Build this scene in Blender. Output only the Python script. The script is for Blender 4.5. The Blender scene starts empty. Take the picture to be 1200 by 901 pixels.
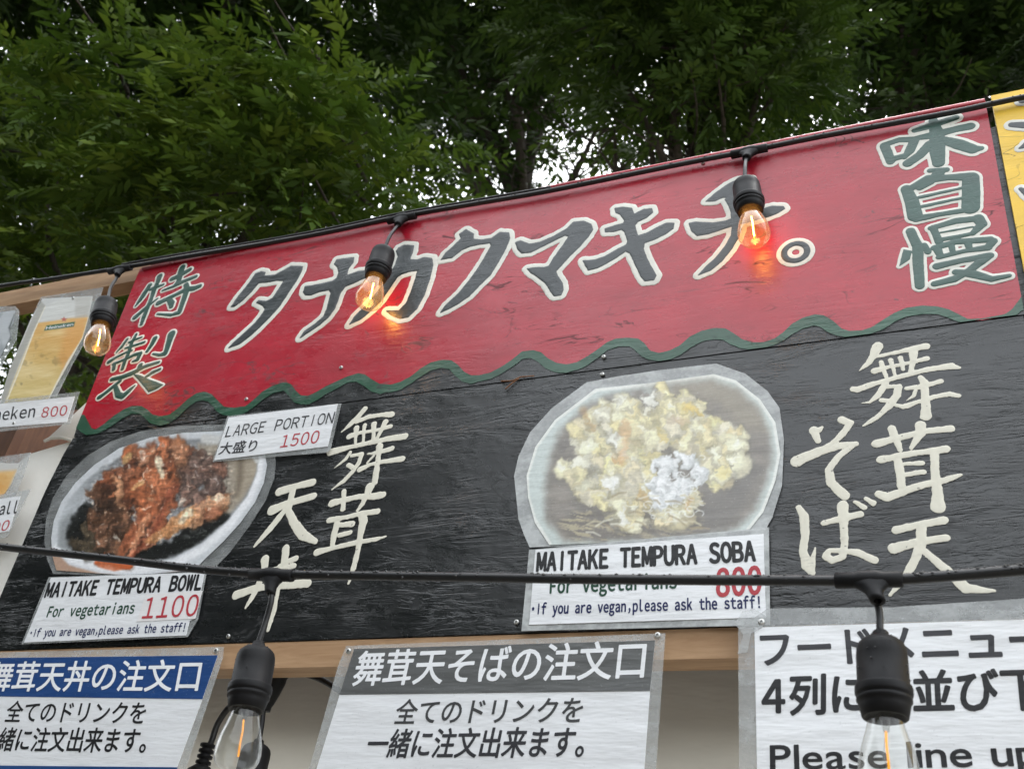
import bpy, math, random
import numpy as np
from mathutils import Vector, Matrix

# ------------------------------------------------------------------ camera
# The signboard stands in the plane y = 0, its top left corner at x = 0, z = 3.0;
# the viewer stands 1.37 m in front of it and looks up.
CX, CY = 600.0, 450.5
VL, VU = (-2474.0, 842.0), (881.0, -1365.0)
FOC = math.sqrt(-((VL[0]-CX)*(VU[0]-CX) + (VL[1]-CY)*(VU[1]-CY)))
def _n(v): return v/np.linalg.norm(v)
AX = -_n(np.array([VL[0]-CX, -(VL[1]-CY), -FOC]))
AZ = np.array([VU[0]-CX, -(VU[1]-CY), -FOC]); AZ = _n(AZ-(AZ@AX)*AX)
AY = np.cross(AZ, AX)
CM = np.stack([AX, AY, AZ])
CAM = np.array([1.7101, -1.3657, 3-1.5242])
sc = bpy.context.scene
C = sc.collection
cd = bpy.data.cameras.new('camera'); cam = bpy.data.objects.new('camera', cd); C.objects.link(cam)
m4 = Matrix([list(CM[i])+[CAM[i]] for i in range(3)]+[[0, 0, 0, 1]])
cam.matrix_world = m4
cd.sensor_fit = 'HORIZONTAL'; cd.sensor_width = 36.0; cd.lens = FOC/1200*36
cd.clip_start = 0.02; cd.clip_end = 500
cd.dof.use_dof = True; cd.dof.focus_distance = 1.72; cd.dof.aperture_fstop = 10
sc.camera = cam

# ------------------------------------------------------------------ sky, sun, exposure (overcast)
w = bpy.data.worlds.new("World"); sc.world = w; w.use_nodes = True
nt = w.node_tree; bg = nt.nodes['Background']
sky = nt.nodes.new('ShaderNodeTexSky'); sky.sky_type = 'NISHITA'; sky.sun_disc = False
SUN_EL, SUN_ROT = math.radians(64), math.radians(15)
sky.sun_elevation = SUN_EL; sky.sun_rotation = SUN_ROT
sky.dust_density = 4.0; sky.air_density = 1.4
hs = nt.nodes.new('ShaderNodeHueSaturation'); hs.inputs['Saturation'].default_value = 0.22
nt.links.new(sky.outputs[0], hs.inputs['Color']); ov = nt.nodes.new('ShaderNodeMix'); ov.data_type = 'RGBA'; ov.inputs[0].default_value = .6   # even cloud layer over the clear sky
ov.inputs[7].default_value = (2.25, 2.38, 2.45, 1); nt.links.new(hs.outputs[0], ov.inputs[6]); nt.links.new(ov.outputs[2], bg.inputs['Color'])
bg.inputs['Strength'].default_value = 0.15
sl = bpy.data.lights.new('sun', 'SUN'); sl.energy = 0.5; sl.angle = math.radians(25); sl.color = (1, .97, .93)
so = bpy.data.objects.new('sun', sl); C.objects.link(so)
sd = Vector((math.sin(SUN_ROT)*math.cos(SUN_EL), math.cos(SUN_ROT)*math.cos(SUN_EL), math.sin(SUN_EL)))
so.rotation_euler = sd.to_track_quat('Z', 'Y').to_euler(); so.location = (4, -4, 9)
sc.view_settings.view_transform = 'Standard'; sc.view_settings.look = 'None'
sc.view_settings.gamma = 1; sc.view_settings.exposure = 2.72
sc.cycles.max_bounces = 8; sc.cycles.transparent_max_bounces = 16; sc.cycles.sample_clamp_indirect = 6

# ------------------------------------------------------------------ helpers
def ray(px, py): return CM @ np.array([(px-CX)/FOC, -(py-CY)/FOC, -1.0])
def P(px, py, y=0.0):
    """point of the plane y (board plane = 0) that the photo shows at px, py"""
    r = ray(px, py); return CAM + r*((y-CAM[1])/r[1])
def at(px, py, d):
    r = ray(px, py); return CAM + r*d
def scale_at(px, py, y=0.0):
    return (y-CAM[1])/ray(px, py)[1]/FOC

def empty(name, loc, label=None, cat=None, group=None):
    o = bpy.data.objects.new(name, None); C.objects.link(o); o.location = loc
    o.empty_display_size = .05
    tag(o, label, cat, group); return o
def tag(o, label=None, cat=None, group=None, kind=None):
    if label: o['label'] = label
    if cat: o['category'] = cat
    if group: o['group'] = group
    if kind: o['kind'] = kind
def wloc(o):
    v = Vector((0, 0, 0))
    while o is not None:
        v += o.location; o = o.parent
    return v
def mk(name, verts, faces, mat, parent=None, smooth=False, loc=None):
    """mesh from WORLD coordinates, stored relative to its parent (or to loc)"""
    me = bpy.data.meshes.new(name)
    off = np.array(wloc(parent)) if parent is not None else np.array(loc if loc is not None else (0, 0, 0))
    V = np.asarray(verts, float).reshape(-1, 3)-off
    me.from_pydata(V.tolist(), [], [list(f) for f in faces]); me.update()
    if smooth: me.polygons.foreach_set('use_smooth', [True]*len(me.polygons))
    o = bpy.data.objects.new(name, me); C.objects.link(o)
    if parent is not None: o.parent = parent
    elif loc is not None: o.location = loc
    if mat: me.materials.append(mat)
    return o
class MB:
    def __init__(s): s.v = []; s.f = []
    def add(s, V, F):
        b = len(s.v); s.v += [tuple(map(float, p)) for p in V]; s.f += [tuple(i+b for i in f) for f in F]
    def box(s, x0, x1, y0, y1, z0, z1):
        s.add([(x0,y0,z0),(x1,y0,z0),(x1,y1,z0),(x0,y1,z0),(x0,y0,z1),(x1,y0,z1),(x1,y1,z1),(x0,y1,z1)],
              [(0,3,2,1),(4,5,6,7),(0,1,5,4),(1,2,6,5),(2,3,7,6),(3,0,4,7)])
    def tube(s, pts, rad, n=10, cap=True):
        pts = [np.array(p, float) for p in pts]; k = len(pts)
        rads = rad if hasattr(rad, '__len__') else [rad]*k
        b = len(s.v); ref = None
        for i, p in enumerate(pts):
            t = _n(pts[min(i+1, k-1)]-pts[max(i-1, 0)])
            if ref is None:
                ref = np.array([0, 0, 1.0]) if abs(t[2]) < .8 else np.array([0, 1.0, 0])
            a = _n(np.cross(t, ref)); c = np.cross(a, t); ref = c
            for j in range(n):
                q = 2*math.pi*j/n
                s.v.append(tuple(p+rads[i]*(math.cos(q)*a+math.sin(q)*c)))
        for i in range(k-1):
            for j in range(n):
                j2 = (j+1) % n
                s.f.append((b+i*n+j, b+i*n+j2, b+(i+1)*n+j2, b+(i+1)*n+j))
        if cap:
            s.f.append(tuple(b+j for j in reversed(range(n)))); s.f.append(tuple(b+(k-1)*n+j for j in range(n)))
    def lathe(s, prof, n=28):
        """profile of (r, z) from top to bottom round the z axis"""
        b = len(s.v); k = len(prof)
        for r, z in prof:
            for j in range(n):
                q = 2*math.pi*j/n; s.v.append((r*math.cos(q), r*math.sin(q), z))
        for i in range(k-1):
            for j in range(n):
                j2 = (j+1) % n
                s.f.append((b+(i+1)*n+j, b+(i+1)*n+j2, b+i*n+j2, b+i*n+j))
    def build(s, name, mat, parent=None, smooth=False, loc=None): return mk(name, s.v, s.f, mat, parent, smooth, loc)

def catmull(pts, k=8):
    P_ = [np.array(p, float) for p in pts]; out = []
    for i in range(len(P_)-1):
        a, b, c, d = P_[max(i-1, 0)], P_[i], P_[i+1], P_[min(i+2, len(P_)-1)]
        for j in range(k):
            t = j/k
            out.append(.5*((2*b)+(-a+c)*t+(2*a-5*b+4*c-d)*t*t+(-a+3*b-3*c+d)*t**3))
    out.append(P_[-1]); return out

def slab(name, poly, y, thick, mat, parent, front_only=False):
    """flat sheet: polygon in photo px on plane y (front), thick behind it"""
    F = [P(a, b, y) for a, b in poly]; n = len(F)
    B = [p+np.array([0, thick, 0]) for p in F]
    ar = sum(F[i][0]*F[(i+1) % n][2]-F[(i+1) % n][0]*F[i][2] for i in range(n))
    idx = list(range(n)) if ar > 0 else list(reversed(range(n)))
    faces = [tuple(idx), tuple(n+i for i in reversed(idx))]
    for q in range(n):
        a, b = idx[q], idx[(q+1) % n]; faces.append((a, n+a, n+b, b))
    return mk(name, F+B, faces, mat, parent)

# ------------------------------------------------------------------ materials
def S(r, g, b):
    f = lambda c: (c/255/12.92) if c/255 <= .04045 else ((c/255+.055)/1.055)**2.4
    return (f(r), f(g), f(b))
class Mat:
    def __init__(s, name):
        s.m = bpy.data.materials.new(name); s.m.use_nodes = True
        s.nt = s.m.node_tree; s.b = s.nt.nodes['Principled BSDF']; s.tc = None; s.out = s.nt.nodes['Material Output']
    def n(s, t, **kw):
        x = s.nt.nodes.new(t)
        for k, v in kw.items():
            if k in x.inputs: x.inputs[k].default_value = v
            else: setattr(x, k, v)
        return x
    def l(s, a, b): s.nt.links.new(a, b)
    def coord(s, scale=(1, 1, 1), loc=(0, 0, 0)):
        if s.tc is None: s.tc = s.n('ShaderNodeTexCoord')
        mp = s.n('ShaderNodeMapping'); mp.inputs['Scale'].default_value = scale; mp.inputs['Location'].default_value = loc
        s.l(s.tc.outputs['Object'], mp.inputs['Vector']); return mp.outputs[0]
    def noise(s, scale, stretch=(1, 1, 1), detail=4, rough=.6, loc=(0, 0, 0), dist=0.0):
        x = s.n('ShaderNodeTexNoise'); x.inputs['Scale'].default_value = scale; x.inputs['Detail'].default_value = detail
        x.inputs['Roughness'].default_value = rough; x.inputs['Distortion'].default_value = dist
        s.l(s.coord(stretch, loc), x.inputs['Vector']); return x.outputs['Fac']
    def ramp(s, fac, stops):
        r = s.n('ShaderNodeValToRGB'); e = r.color_ramp.elements
        while len(e) < len(stops): e.new(.5)
        for i, (p, c) in enumerate(stops):
            e[i].position = p; e[i].color = (*c, 1) if hasattr(c, '__len__') else (c, c, c, 1)
        s.l(fac, r.inputs[0]); return r.outputs[0]
    def mix(s, fac, a, b, mode='MIX'):
        x = s.n('ShaderNodeMix'); x.data_type = 'RGBA'; x.blend_type = mode
        for sock, v in ((x.inputs[0], fac), (x.inputs[6], a), (x.inputs[7], b)):
            if hasattr(v, 'is_linked') or hasattr(v, 'links'): s.l(v, sock)
            elif hasattr(v, '__len__'): sock.default_value = (*v, 1)
            else: sock.default_value = v
        return x.outputs[2]
    def math(s, op, a, b=0.0):
        x = s.n('ShaderNodeMath'); x.operation = op
        for i, v in enumerate((a, b)):
            if hasattr(v, 'links'): s.l(v, x.inputs[i])
            else: x.inputs[i].default_value = v
        return x.outputs[0]
    def set(s, **kw):
        for k, v in kw.items():
            i = s.b.inputs[k.replace('_', ' ')]
            if hasattr(v, 'links'): s.l(v, i)
            elif hasattr(v, '__len__') and len(v) == 3 and i.type == 'RGBA': i.default_value = (*v, 1)
            else: i.default_value = v
        return s
    def bump(s, *hs_):
        prev = None
        for h, strength, dist in hs_:
            b = s.n('ShaderNodeBump'); b.inputs['Strength'].default_value = strength; b.inputs['Distance'].default_value = dist
            s.l(h, b.inputs['Height'])
            if prev is not None: s.l(prev, b.inputs['Normal'])
            prev = b.outputs[0]
        s.l(prev, s.b.inputs['Normal']); return s

def paint(name, col, dark=.75, rough=.28, grain=1.0, chips=True, coat=0.0):
    """weathered gloss paint on plywood: horizontal grain, brush ridges, small chips, wet film"""
    m = Mat(name)
    v = m.noise(5, (1, 1, 3), 5, .65)
    c1 = m.ramp(v, [(.3, tuple(a*dark for a in col)), (.7, tuple(min(1, a*1.12+.002) for a in col))])
    if chips:
        sp = m.noise(55, (1, 1, 1.3), 2, .5)
        c1 = m.mix(m.ramp(sp, [(.735, 0.0), (.76, 1.0)]), c1, tuple(a*.25+.004 for a in col))
        g = m.noise(26, (.22, 1, 3.2), 4, .7, (3, 1, 2))
        c1 = m.mix(m.ramp(g, [(.66, 0.0), (.72, .75)]), c1, tuple(a*.4 for a in col))
    fine = m.noise(46, (.16, 1, 2.6), 6, .72)
    crack = m.ramp(m.noise(15, (.32, 1, 2.2), 5, .75, (5, 0, 9), .8), [(.40, 0.0), (.47, 1.0), (.53, 1.0), (.60, 0.0)])
    rg = m.ramp(m.noise(9, (1, 1, 2), 4, .6, (1, 7, 3)), [(.3, rough-.06), (.7, rough+.1)])
    ck = m.ramp(m.noise(11, (.45, 1, 1.5), 3, .55, (7, 3, 5), 1.6), [(.484, 0.0), (.497, 1.0), (.503, 1.0), (.516, 0.0)])
    ck = m.math('MULTIPLY', ck, m.ramp(m.noise(7, (1, 1, 1.4), 3, .6, (2, 9, 6)), [(.50, 0.0), (.60, .9)]))
    stain = m.ramp(m.noise(3.2, (1, 1, .6), 5, .7, (4, 4, 8)), [(.45, 0.0), (.75, .45)])
    if chips:
        c1 = m.mix(stain, c1, tuple(a*.55+.003 for a in col)); c1 = m.mix(ck, c1, tuple(a*.2 for a in col)); rg = m.math('ADD', rg, m.math('MULTIPLY', ck, .35)); rg = m.math('ADD', rg, m.math('MULTIPLY', stain, .12))
    m.set(Base_Color=c1, Roughness=rg, Coat_Weight=coat, Coat_Roughness=.12, Specular_IOR_Level=.64)
    drops = m.ramp(m.noise(240, (1, 1, 1), 1, .5), [(.66, 0.0), (.72, 1.0)])
    patch = m.ramp(m.noise(6, (1, 1, 1.5), 3, .6, (8, 2, 4)), [(.40, .06), (.64, 1.25)])
    m.bump((ck, -.5*(1 if chips else 0)+.0, .0012), (m.math('MULTIPLY', crack, patch), .35*grain, .0012), (m.math('MULTIPLY', fine, patch), .42*grain, .0012), (m.noise(30, (1, 1, 1.5), 4, .6, (6, 6, 1)), .14, .002), (drops, .25, .0006))
    return m.m
RED = (0.42, 0.010, 0.028); BLACK = (.0095, .0105, .0115)
M_red = paint('red gloss paint', RED, .8, .25, .45)
M_black = paint('black gloss paint', BLACK, .7, .24, 1.3, coat=.0)
M_wave = paint('green border paint', (.016, .085, .044), .7, .3, .9)
M_white = paint('white outline paint', (.70, .69, .62), .86, .36, .5, chips=False)
M_char = paint('charcoal letter paint', (.021, .028, .031), .8, .3, .8, chips=False)
M_kanji = paint('deep green letter paint', (.016, .072, .052), .75, .3, .8, chips=False)
def dry_brush(name, col):
    m = Mat(name); a = m.noise(70, (1, 1, .3), 4, .65); b_ = m.noise(60, (.3, 1, 1), 4, .7, (4, 1, 1)); k = m.noise(14, (1, 1, 1), 3, .6, (9, 9, 9))
    c = m.mix(m.ramp(a, [(.35, .0), (.75, .55)]), col, tuple(q*.80 for q in col))
    c = m.mix(m.math('MULTIPLY', m.ramp(b_, [(.60, 0.0), (.72, 1.0)]), m.ramp(k, [(.48, 0.0), (.66, .6)])), c, (.16, .15, .13))
    c = m.mix(m.ramp(m.noise(150, (1, 1, 1), 1, .5), [(.72, 0.0), (.76, .6)]), c, (.12, .11, .10))
    m.set(Base_Color=c, Roughness=.45, Specular_IOR_Level=.4); m.bump((a, .35, .0006), (b_, .3, .0006)); return m.m
M_cream = dry_brush('cream brush paint', (.76, .73, .62))
M_yellow = paint('yellow gloss paint', (.84, .52, .008), .85, .33, .7)
M_edge = paint('bare plywood edge', (.10, .06, .035), .5, .6, 1.5)

def plain(name, col, rough=.5, var=.12, nscale=20, stretch=(1, 1, 1), bump=None, spec=.5, metal=0.0, coat=0.0):
    m = Mat(name)
    v = m.noise(nscale, stretch, 4, .6)
    m.set(Base_Color=m.ramp(v, [(.3, tuple(a*(1-var) for a in col)), (.7, tuple(min(1, a*(1+var)) for a in col))]),
          Roughness=rough, Specular_IOR_Level=spec, Metallic=metal, Coat_Weight=coat, Coat_Roughness=.1)
    if bump: m.bump((m.noise(bump[0], bump[3] if len(bump) > 3 else (1, 1, 1), 4, .6, (2, 2, 2)), bump[1], bump[2]))
    return m.m
def wood(name, col, dark, rough=.6, stretch=(.12, 1, 1)):
    m = Mat(name)
    g = m.noise(60, stretch, 6, .65, (0, 0, 0), .6); big = m.noise(7, stretch, 3, .5)
    c = m.mix(m.ramp(g, [(.35, 0.0), (.68, 1.0)]), dark, col)
    c = m.mix(m.ramp(big, [(.4, .0), (.75, .45)]), c, tuple(a*.62 for a in col))
    kn = m.noise(9, (.5, 1, 1.4), 1, .4, (4, 4, 4))
    c = m.mix(m.ramp(kn, [(.73, 0.0), (.78, .8)]), c, tuple(a*.25 for a in col))
    m.set(Base_Color=c, Roughness=rough, Specular_IOR_Level=.35); m.bump((g, .35, .0008)); return m.m
M_wood = wood('sawn pale timber', (.47, .30, .17), (.32, .185, .095))
M_wood_dark = wood('brown timber post', (.22, .10, .05), (.13, .055, .03), .5, (1, 1, .12))
def paper(name, col=(.80, .81, .83), rough=.33, wave=.5):
    m = Mat(name)
    big = m.noise(9, (.6, 1, 2.6), 4, .55); dots = m.noise(330, (1, 1, 1), 1, .4)
    c = m.ramp(big, [(.3, tuple(a*.94 for a in col)), (.7, col)])
    c = m.mix(m.ramp(dots, [(.70, 0.0), (.76, .22)]), c, (.35, .36, .38))
    m.set(Base_Color=c, Roughness=rough, Coat_Weight=.6, Coat_Roughness=.16)
    m.bump((big, wave, .009)); return m.m
M_paper = paper('laminated white paper'); M_paper_blue = paper('laminated blue print', S(36, 72, 128), .34)
M_paper_grey = paper('laminated grey print', (.115, .118, .118), .34)
M_patch = paper('white price sticker', (.82, .80, .80), .4, .2)
def film(name, alpha=.3, col=(.55, .57, .57), rough=.22, veil=None):
    m = Mat(name)
    sp = m.noise(170, (1, 1, 1), 2, .6); big = m.noise(14, (1, 1, 1.6), 4, .65)
    a = m.math('ADD', m.ramp(sp, [(.45, alpha*.9), (.72, alpha*1.1)]), m.ramp(big, [(.45, 0.0), (.62, alpha*.7)]))
    m.set(Base_Color=col, Roughness=rough, Alpha=a, Coat_Weight=.4, Coat_Roughness=.12)
    m.bump((sp, .25, .0008), (big, .3, .003)); return m.m
M_film = film('clear lamination film'); M_film_thin = film('thin clear film', .17)
M_film_veil = film('misted lamination film', .42, (.62, .64, .64), .28)
def ink(name, col, rough=.35):
    m = Mat(name); m.set(Base_Color=col, Roughness=rough+.1, Coat_Weight=.12, Coat_Roughness=.16, Specular_IOR_Level=.3)
    m.bump((m.noise(9, (.6, 1, 2.6), 4, .55), .5, .006)); return m.m
I_black = ink('black print', (.016, .016, .018)); I_dark = ink('dark grey print', (.035, .035, .04))
I_red = ink('red print', (.44, .045, .06)); I_green = ink('dark green print', (.010, .055, .030))
I_navy = ink('navy print', (.010, .016, .085)); I_white = ink('white print', (.82, .83, .85)); I_grey = ink('grey print', (.055, .056, .058))
M_rubber = plain('black rubber', (.008, .008, .009), .42, .25, 60, bump=(260, .25, .0006), spec=.5)
M_socket = plain('black moulded plastic', (.008, .008, .009), .52, .25, 50, bump=(180, .18, .0005), spec=.2)
M_steel = plain('zinc screw steel', (.55, .55, .53), .35, .2, 90, metal=.9)
M_hole = plain('dark screw recess', (.02, .02, .02), .6)
M_canvas = plain('white tent canvas', (.82, .80, .75), .75, .05, 8, bump=(420, .2, .0006), spec=.2)
_m = Mat('translucent grey vinyl'); _m.nt.nodes.remove(_m.b)
_c = _m.ramp(_m.noise(4, (.7, 1, 2), 4, .6), [(.3, (.46, .44, .39)), (.7, (.56, .54, .48))])
_d = _m.n('ShaderNodeBsdfPrincipled'); _d.inputs['Roughness'].default_value = .35; _m.l(_c, _d.inputs['Base Color'])
_bp = _m.n('ShaderNodeBump'); _bp.inputs['Strength'].default_value = .5; _bp.inputs['Distance'].default_value = .02; _m.l(_m.noise(5, (.7, 1, 2.5), 4, .6, (2, 2, 2)), _bp.inputs['Height']); _m.l(_bp.outputs[0], _d.inputs['Normal'])
_t = _m.n('ShaderNodeBsdfTranslucent'); _m.l(_c, _t.inputs[0])
_x = _m.n('ShaderNodeMixShader'); _x.inputs[0].default_value = .6; _m.l(_d.outputs[0], _x.inputs[1]); _m.l(_t.outputs[0], _x.inputs[2]); _m.l(_x.outputs[0], _m.out.inputs[0]); M_vinyl = _m.m
M_ground = plain('damp gravel ground', (.12, .11, .095), .85, .35, 9, bump=(60, .7, .02))
M_bark = plain('grey brown bark', (.045, .037, .028), .85, .35, 12, (1, 1, .3), bump=(25, .9, .03, (1, 1, .25)), spec=.2)

def vcol_mat(name):
    m = Mat(name); a = m.n('ShaderNodeVertexColor'); a.layer_name = 'Col'
    sp = m.noise(300, (1, 1, 1), 1, .5)
    c = m.mix(m.ramp(sp, [(.69, 0.0), (.76, .25)]), a.outputs[0], (.5, .5, .5))
    m.set(Base_Color=c, Roughness=.33, Coat_Weight=.7, Coat_Roughness=.14)
    m.bump((m.noise(12, (.5, 1, 2.8), 4, .6), .5, .004)); return m.m
M_photo = vcol_mat('printed photograph')

def glass(name, tint, gl=.9, scat=.0):
    m = Mat(name); m.nt.nodes.remove(m.b)
    tr = m.n('ShaderNodeBsdfTransparent'); tr.inputs[0].default_value = (*tint, 1)
    gs = m.n('ShaderNodeBsdfGlossy'); gs.inputs['Roughness'].default_value = .04; gs.inputs[0].default_value = (gl, gl, gl, 1)
    lw = m.n('ShaderNodeLayerWeight'); lw.inputs['Blend'].default_value = .5
    f = m.math('ADD', m.math('MULTIPLY', m.math('POWER', lw.outputs['Facing'], 3.2), .85), .04)
    tl = m.n('ShaderNodeBsdfTranslucent'); tl.inputs[0].default_value = (*[a*.9 for a in tint], 1)
    m0 = m.n('ShaderNodeMixShader'); m0.inputs[0].default_value = scat; m.l(tr.outputs[0], m0.inputs[1]); m.l(tl.outputs[0], m0.inputs[2])
    mx = m.n('ShaderNodeMixShader'); m.l(f, mx.inputs[0]); m.l(m0.outputs[0], mx.inputs[1]); m.l(gs.outputs[0], mx.inputs[2])
    m.l(mx.outputs[0], m.out.inputs[0]); return m.m
M_amber = glass('amber bulb glass', (.97, .84, .66), scat=.08); M_clear = glass('clear bulb glass', (.95, .96, .95), scat=.03)
M_stem = glass('inner glass stem', (.80, .80, .78), .8)
def glow(name, col, s):
    m = Mat(name); m.nt.nodes.remove(m.b); e = m.n('ShaderNodeEmission')
    e.inputs[0].default_value = (*col, 1); e.inputs[1].default_value = s; m.l(e.outputs[0], m.out.inputs[0]); return m.m
M_fil_hot = glow('hot filament', (1, .50, .07), 8.0); M_fil_dim = glow('dim filament', (1, .36, .03), .24)

# ------------------------------------------------------------------ glyph meshes from Blender's own font
GLY = {}
def want(chars, bold):
    for ch in chars:
        if ch != ' ': GLY.setdefault((ch, bold), None)
def fw(s):   # half width ASCII -> full width forms
    return ''.join(chr(ord(c)+0xFEE0) if '!' <= c <= '~' else c for c in s)
def make_glyphs():
    tmp = []
    for (ch, bold) in GLY:
        c = bpy.data.curves.new('glyph', 'FONT'); c.body = ch; c.size = 1; c.resolution_u = 4
        o = bpy.data.objects.new('glyph', c); C.objects.link(o); tmp.append((ch, bold, o, c))
    dg = bpy.context.evaluated_depsgraph_get()
    for ch, bold, o, c in tmp:
        me = bpy.data.meshes.new_from_object(o.evaluated_get(dg))
        V = np.array([v.co[:2] for v in me.vertices]).reshape(-1, 2); F = [tuple(p.vertices) for p in me.polygons]
        GLY[(ch, bold)] = (V, F); bpy.data.meshes.remove(me)
    for (ch, bold) in GLY:
        if ch == '\uff29': GLY[(ch, bold)] = (np.array([(.45, 0), (.52, 0), (.52, .735), (.45, .735)]), [(0, 1, 2, 3)])   # a plain upright bar, as on the label
    for ch, bold, o, c in tmp: bpy.data.objects.remove(o); bpy.data.curves.remove(c)

LINES = []
def line(parent_key, s, A, B, Cc, mat, mode, bold=0.0, y=-.001, name='lettering'):
    """one printed line: A, B ends of its foot, Cc the top above A (photo px on plane y)"""
    if mode == 'mono': s = fw(s)
    want(s, bold); LINES.append((parent_key, s, A, B, Cc, mat, mode, bold, y, name))
def build_line(parent, s, A, B, Cc, mat, mode, bold, y, name):
    a, b, c = P(*A, y), P(*B, y), P(*Cc, y)
    ex, ez = b-a, c-a
    V = []; F = []
    if mode == 'prop':
        adv = 0; pos = []
        for ch in s:
            if ch == ' ': adv += .30; pos.append(None); continue
            g = GLY[(ch, bold)][0]; pos.append(adv-g[:, 0].min()); adv += g[:, 0].max()-g[:, 0].min()+.085
        tot = adv
    for i, ch in enumerate(s):
        if ch == ' ' : continue
        g, fs = GLY[(ch, bold)]
        if len(g) == 0: continue
        if mode == 'cjk':
            gx = (i+g[:, 0])/len(s); gy = (g[:, 1]+.075)/.915
        elif mode == 'mono':
            cx = (g[:, 0].max()+g[:, 0].min())/2; wdt = g[:, 0].max()-g[:, 0].min()
            k = min(.62, .86/max(wdt, .01)) if wdt < .9 else .9
            k = min(.84/max(wdt, .01), 1.45)
            gx = (i+.5+(g[:, 0]-cx)*k)/len(s); gy = g[:, 1]/.735
        else:
            gx = (pos[i]+g[:, 0])/tot; gy = g[:, 1]/.70
        hgt = np.linalg.norm(ez); bw = bold*hgt*1.15; ux = _n(ex); uz = _n(ez)
        ring_ = [(0, 0)]+([(math.cos(q), math.sin(q)) for q in np.arange(8)*math.pi/4] if bold > .003 else [])
        for ri, (dx, dz) in enumerate(ring_):
            base = len(V); sh = ux*dx*bw+uz*dz*bw+np.array([0, -1.5e-5*ri, 0])
            V += [a+ex*q+ez*r+sh for q, r in zip(gx, gy)]
            for f in fs: F.append(tuple(base+k2 for k2 in f))
    return mk(name, V, F, mat, parent)

# ------------------------------------------------------------------ painted strokes: distance fields cut into meshes
_rng = np.random.default_rng(5)
_lat = _rng.random((64, 64))
def vnoise(x, y):
    xi = np.floor(x).astype(int); yi = np.floor(y).astype(int); fx = x-xi; fy = y-yi
    fx = fx*fx*(3-2*fx); fy = fy*fy*(3-2*fy)
    g = lambda i, j: _lat[np.mod(i, 64), np.mod(j, 64)]
    return (g(xi, yi)*(1-fx)+g(xi+1, yi)*fx)*(1-fy)+(g(xi, yi+1)*(1-fx)+g(xi+1, yi+1)*fx)*fy
def fbm(x, y, o=4):
    s = 0; a = .5; t = 0
    for i in range(o):
        s = s+a*vnoise(x*2**i+17*i, y*2**i+31*i); t += a; a *= .55
    return s/t
def sd_poly(X, Y, pts):
    pts = np.asarray(pts, float); n = len(pts); d = np.full(X.shape, 1e9); ins = np.zeros(X.shape, bool)
    for i in range(n):
        ax, ay = pts[i]; bx, by = pts[(i+1) % n]
        ex, ey = bx-ax, by-ay; L = ex*ex+ey*ey+1e-18
        t = np.clip(((X-ax)*ex+(Y-ay)*ey)/L, 0, 1)
        d = np.minimum(d, np.hypot(X-ax-t*ex, Y-ay-t*ey))
        cond = (ay > Y) != (by > Y)
        ins ^= cond & (X < (bx-ax)*(Y-ay)/((by-ay) if by != ay else 1e-12)+ax)
    return np.where(ins, -d, d)
def sd_stroke(X, Y, pts):
    d = np.full(X.shape, 1e9)
    if len(pts) == 1: return np.hypot(X-pts[0][0], Y-pts[0][1])-pts[0][2]
    for (ax, ay, ar), (bx, by, br) in zip(pts[:-1], pts[1:]):
        ex, ey = bx-ax, by-ay; L = ex*ex+ey*ey+1e-18
        t = np.clip(((X-ax)*ex+(Y-ay)*ey)/L, 0, 1)
        d = np.minimum(d, np.hypot(X-ax-t*ex, Y-ay-t*ey)-(ar+(br-ar)*t))
    return d
def iso_mesh(X, Y, D, lift):
    """polygons of D < 0 over the grid; returns 3D points via lift(x, y, d) and faces"""
    ny, nx = D.shape; V = []; F = []; vid = {}; ev = {}
    D = np.where(np.abs(D) < 1e-9, -1e-9, D); ins = D < 0
    def vert(j, i):
        k = (j, i)
        if k not in vid: vid[k] = len(V); V.append((X[j, i], Y[j, i], D[j, i]))
        return vid[k]
    def edge(j, i, j2, i2):
        k = (j, i, j2, i2) if (j, i) < (j2, i2) else (j2, i2, j, i)
        if k not in ev:
            a, b = D[j, i], D[j2, i2]; t = a/(a-b); t = min(max(t, .02), .98)
            ev[k] = len(V); V.append((X[j, i]+(X[j2, i2]-X[j, i])*t, Y[j, i]+(Y[j2, i2]-Y[j, i])*t, 0.0))
        return ev[k]
    cnt = ins[:-1, :-1].astype(int)+ins[1:, :-1]+ins[:-1, 1:]+ins[1:, 1:]
    for j, i in np.argwhere(cnt > 0):
        cor = [(j, i), (j, i+1), (j+1, i+1), (j+1, i)]
        if cnt[j, i] == 4: F.append(tuple(vert(*c) for c in cor)); continue
        poly = []
        for q in range(4):
            a, b = cor[q], cor[(q+1) % 4]
            if ins[a]: poly.append(vert(*a))
            if ins[a] != ins[b]: poly.append(edge(*a, *b))
        if len(poly) >= 3: F.append(tuple(poly))
    V = np.array(V).reshape(-1, 3)
    return lift(V[:, 0], V[:, 1], V[:, 2]), F
def to_board(pts, sc_, ox, oy, y=0.0):
    out = []
    for p in pts:
        px, py = p[0]/sc_+ox, p[1]/sc_+oy
        q = P(px, py, y)
        out.append((q[0], q[2]) if len(p) == 2 else (q[0], q[2], p[2]/sc_*.5*scale_at(px, py, y)))
    return out
def field(X, Y, prims):
    d = np.full(X.shape, 1e9)
    for p in prims:
        d = np.minimum(d, sd_poly(X, Y, p) if len(p[0]) == 2 else sd_stroke(X, Y, p))
    return d
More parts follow.
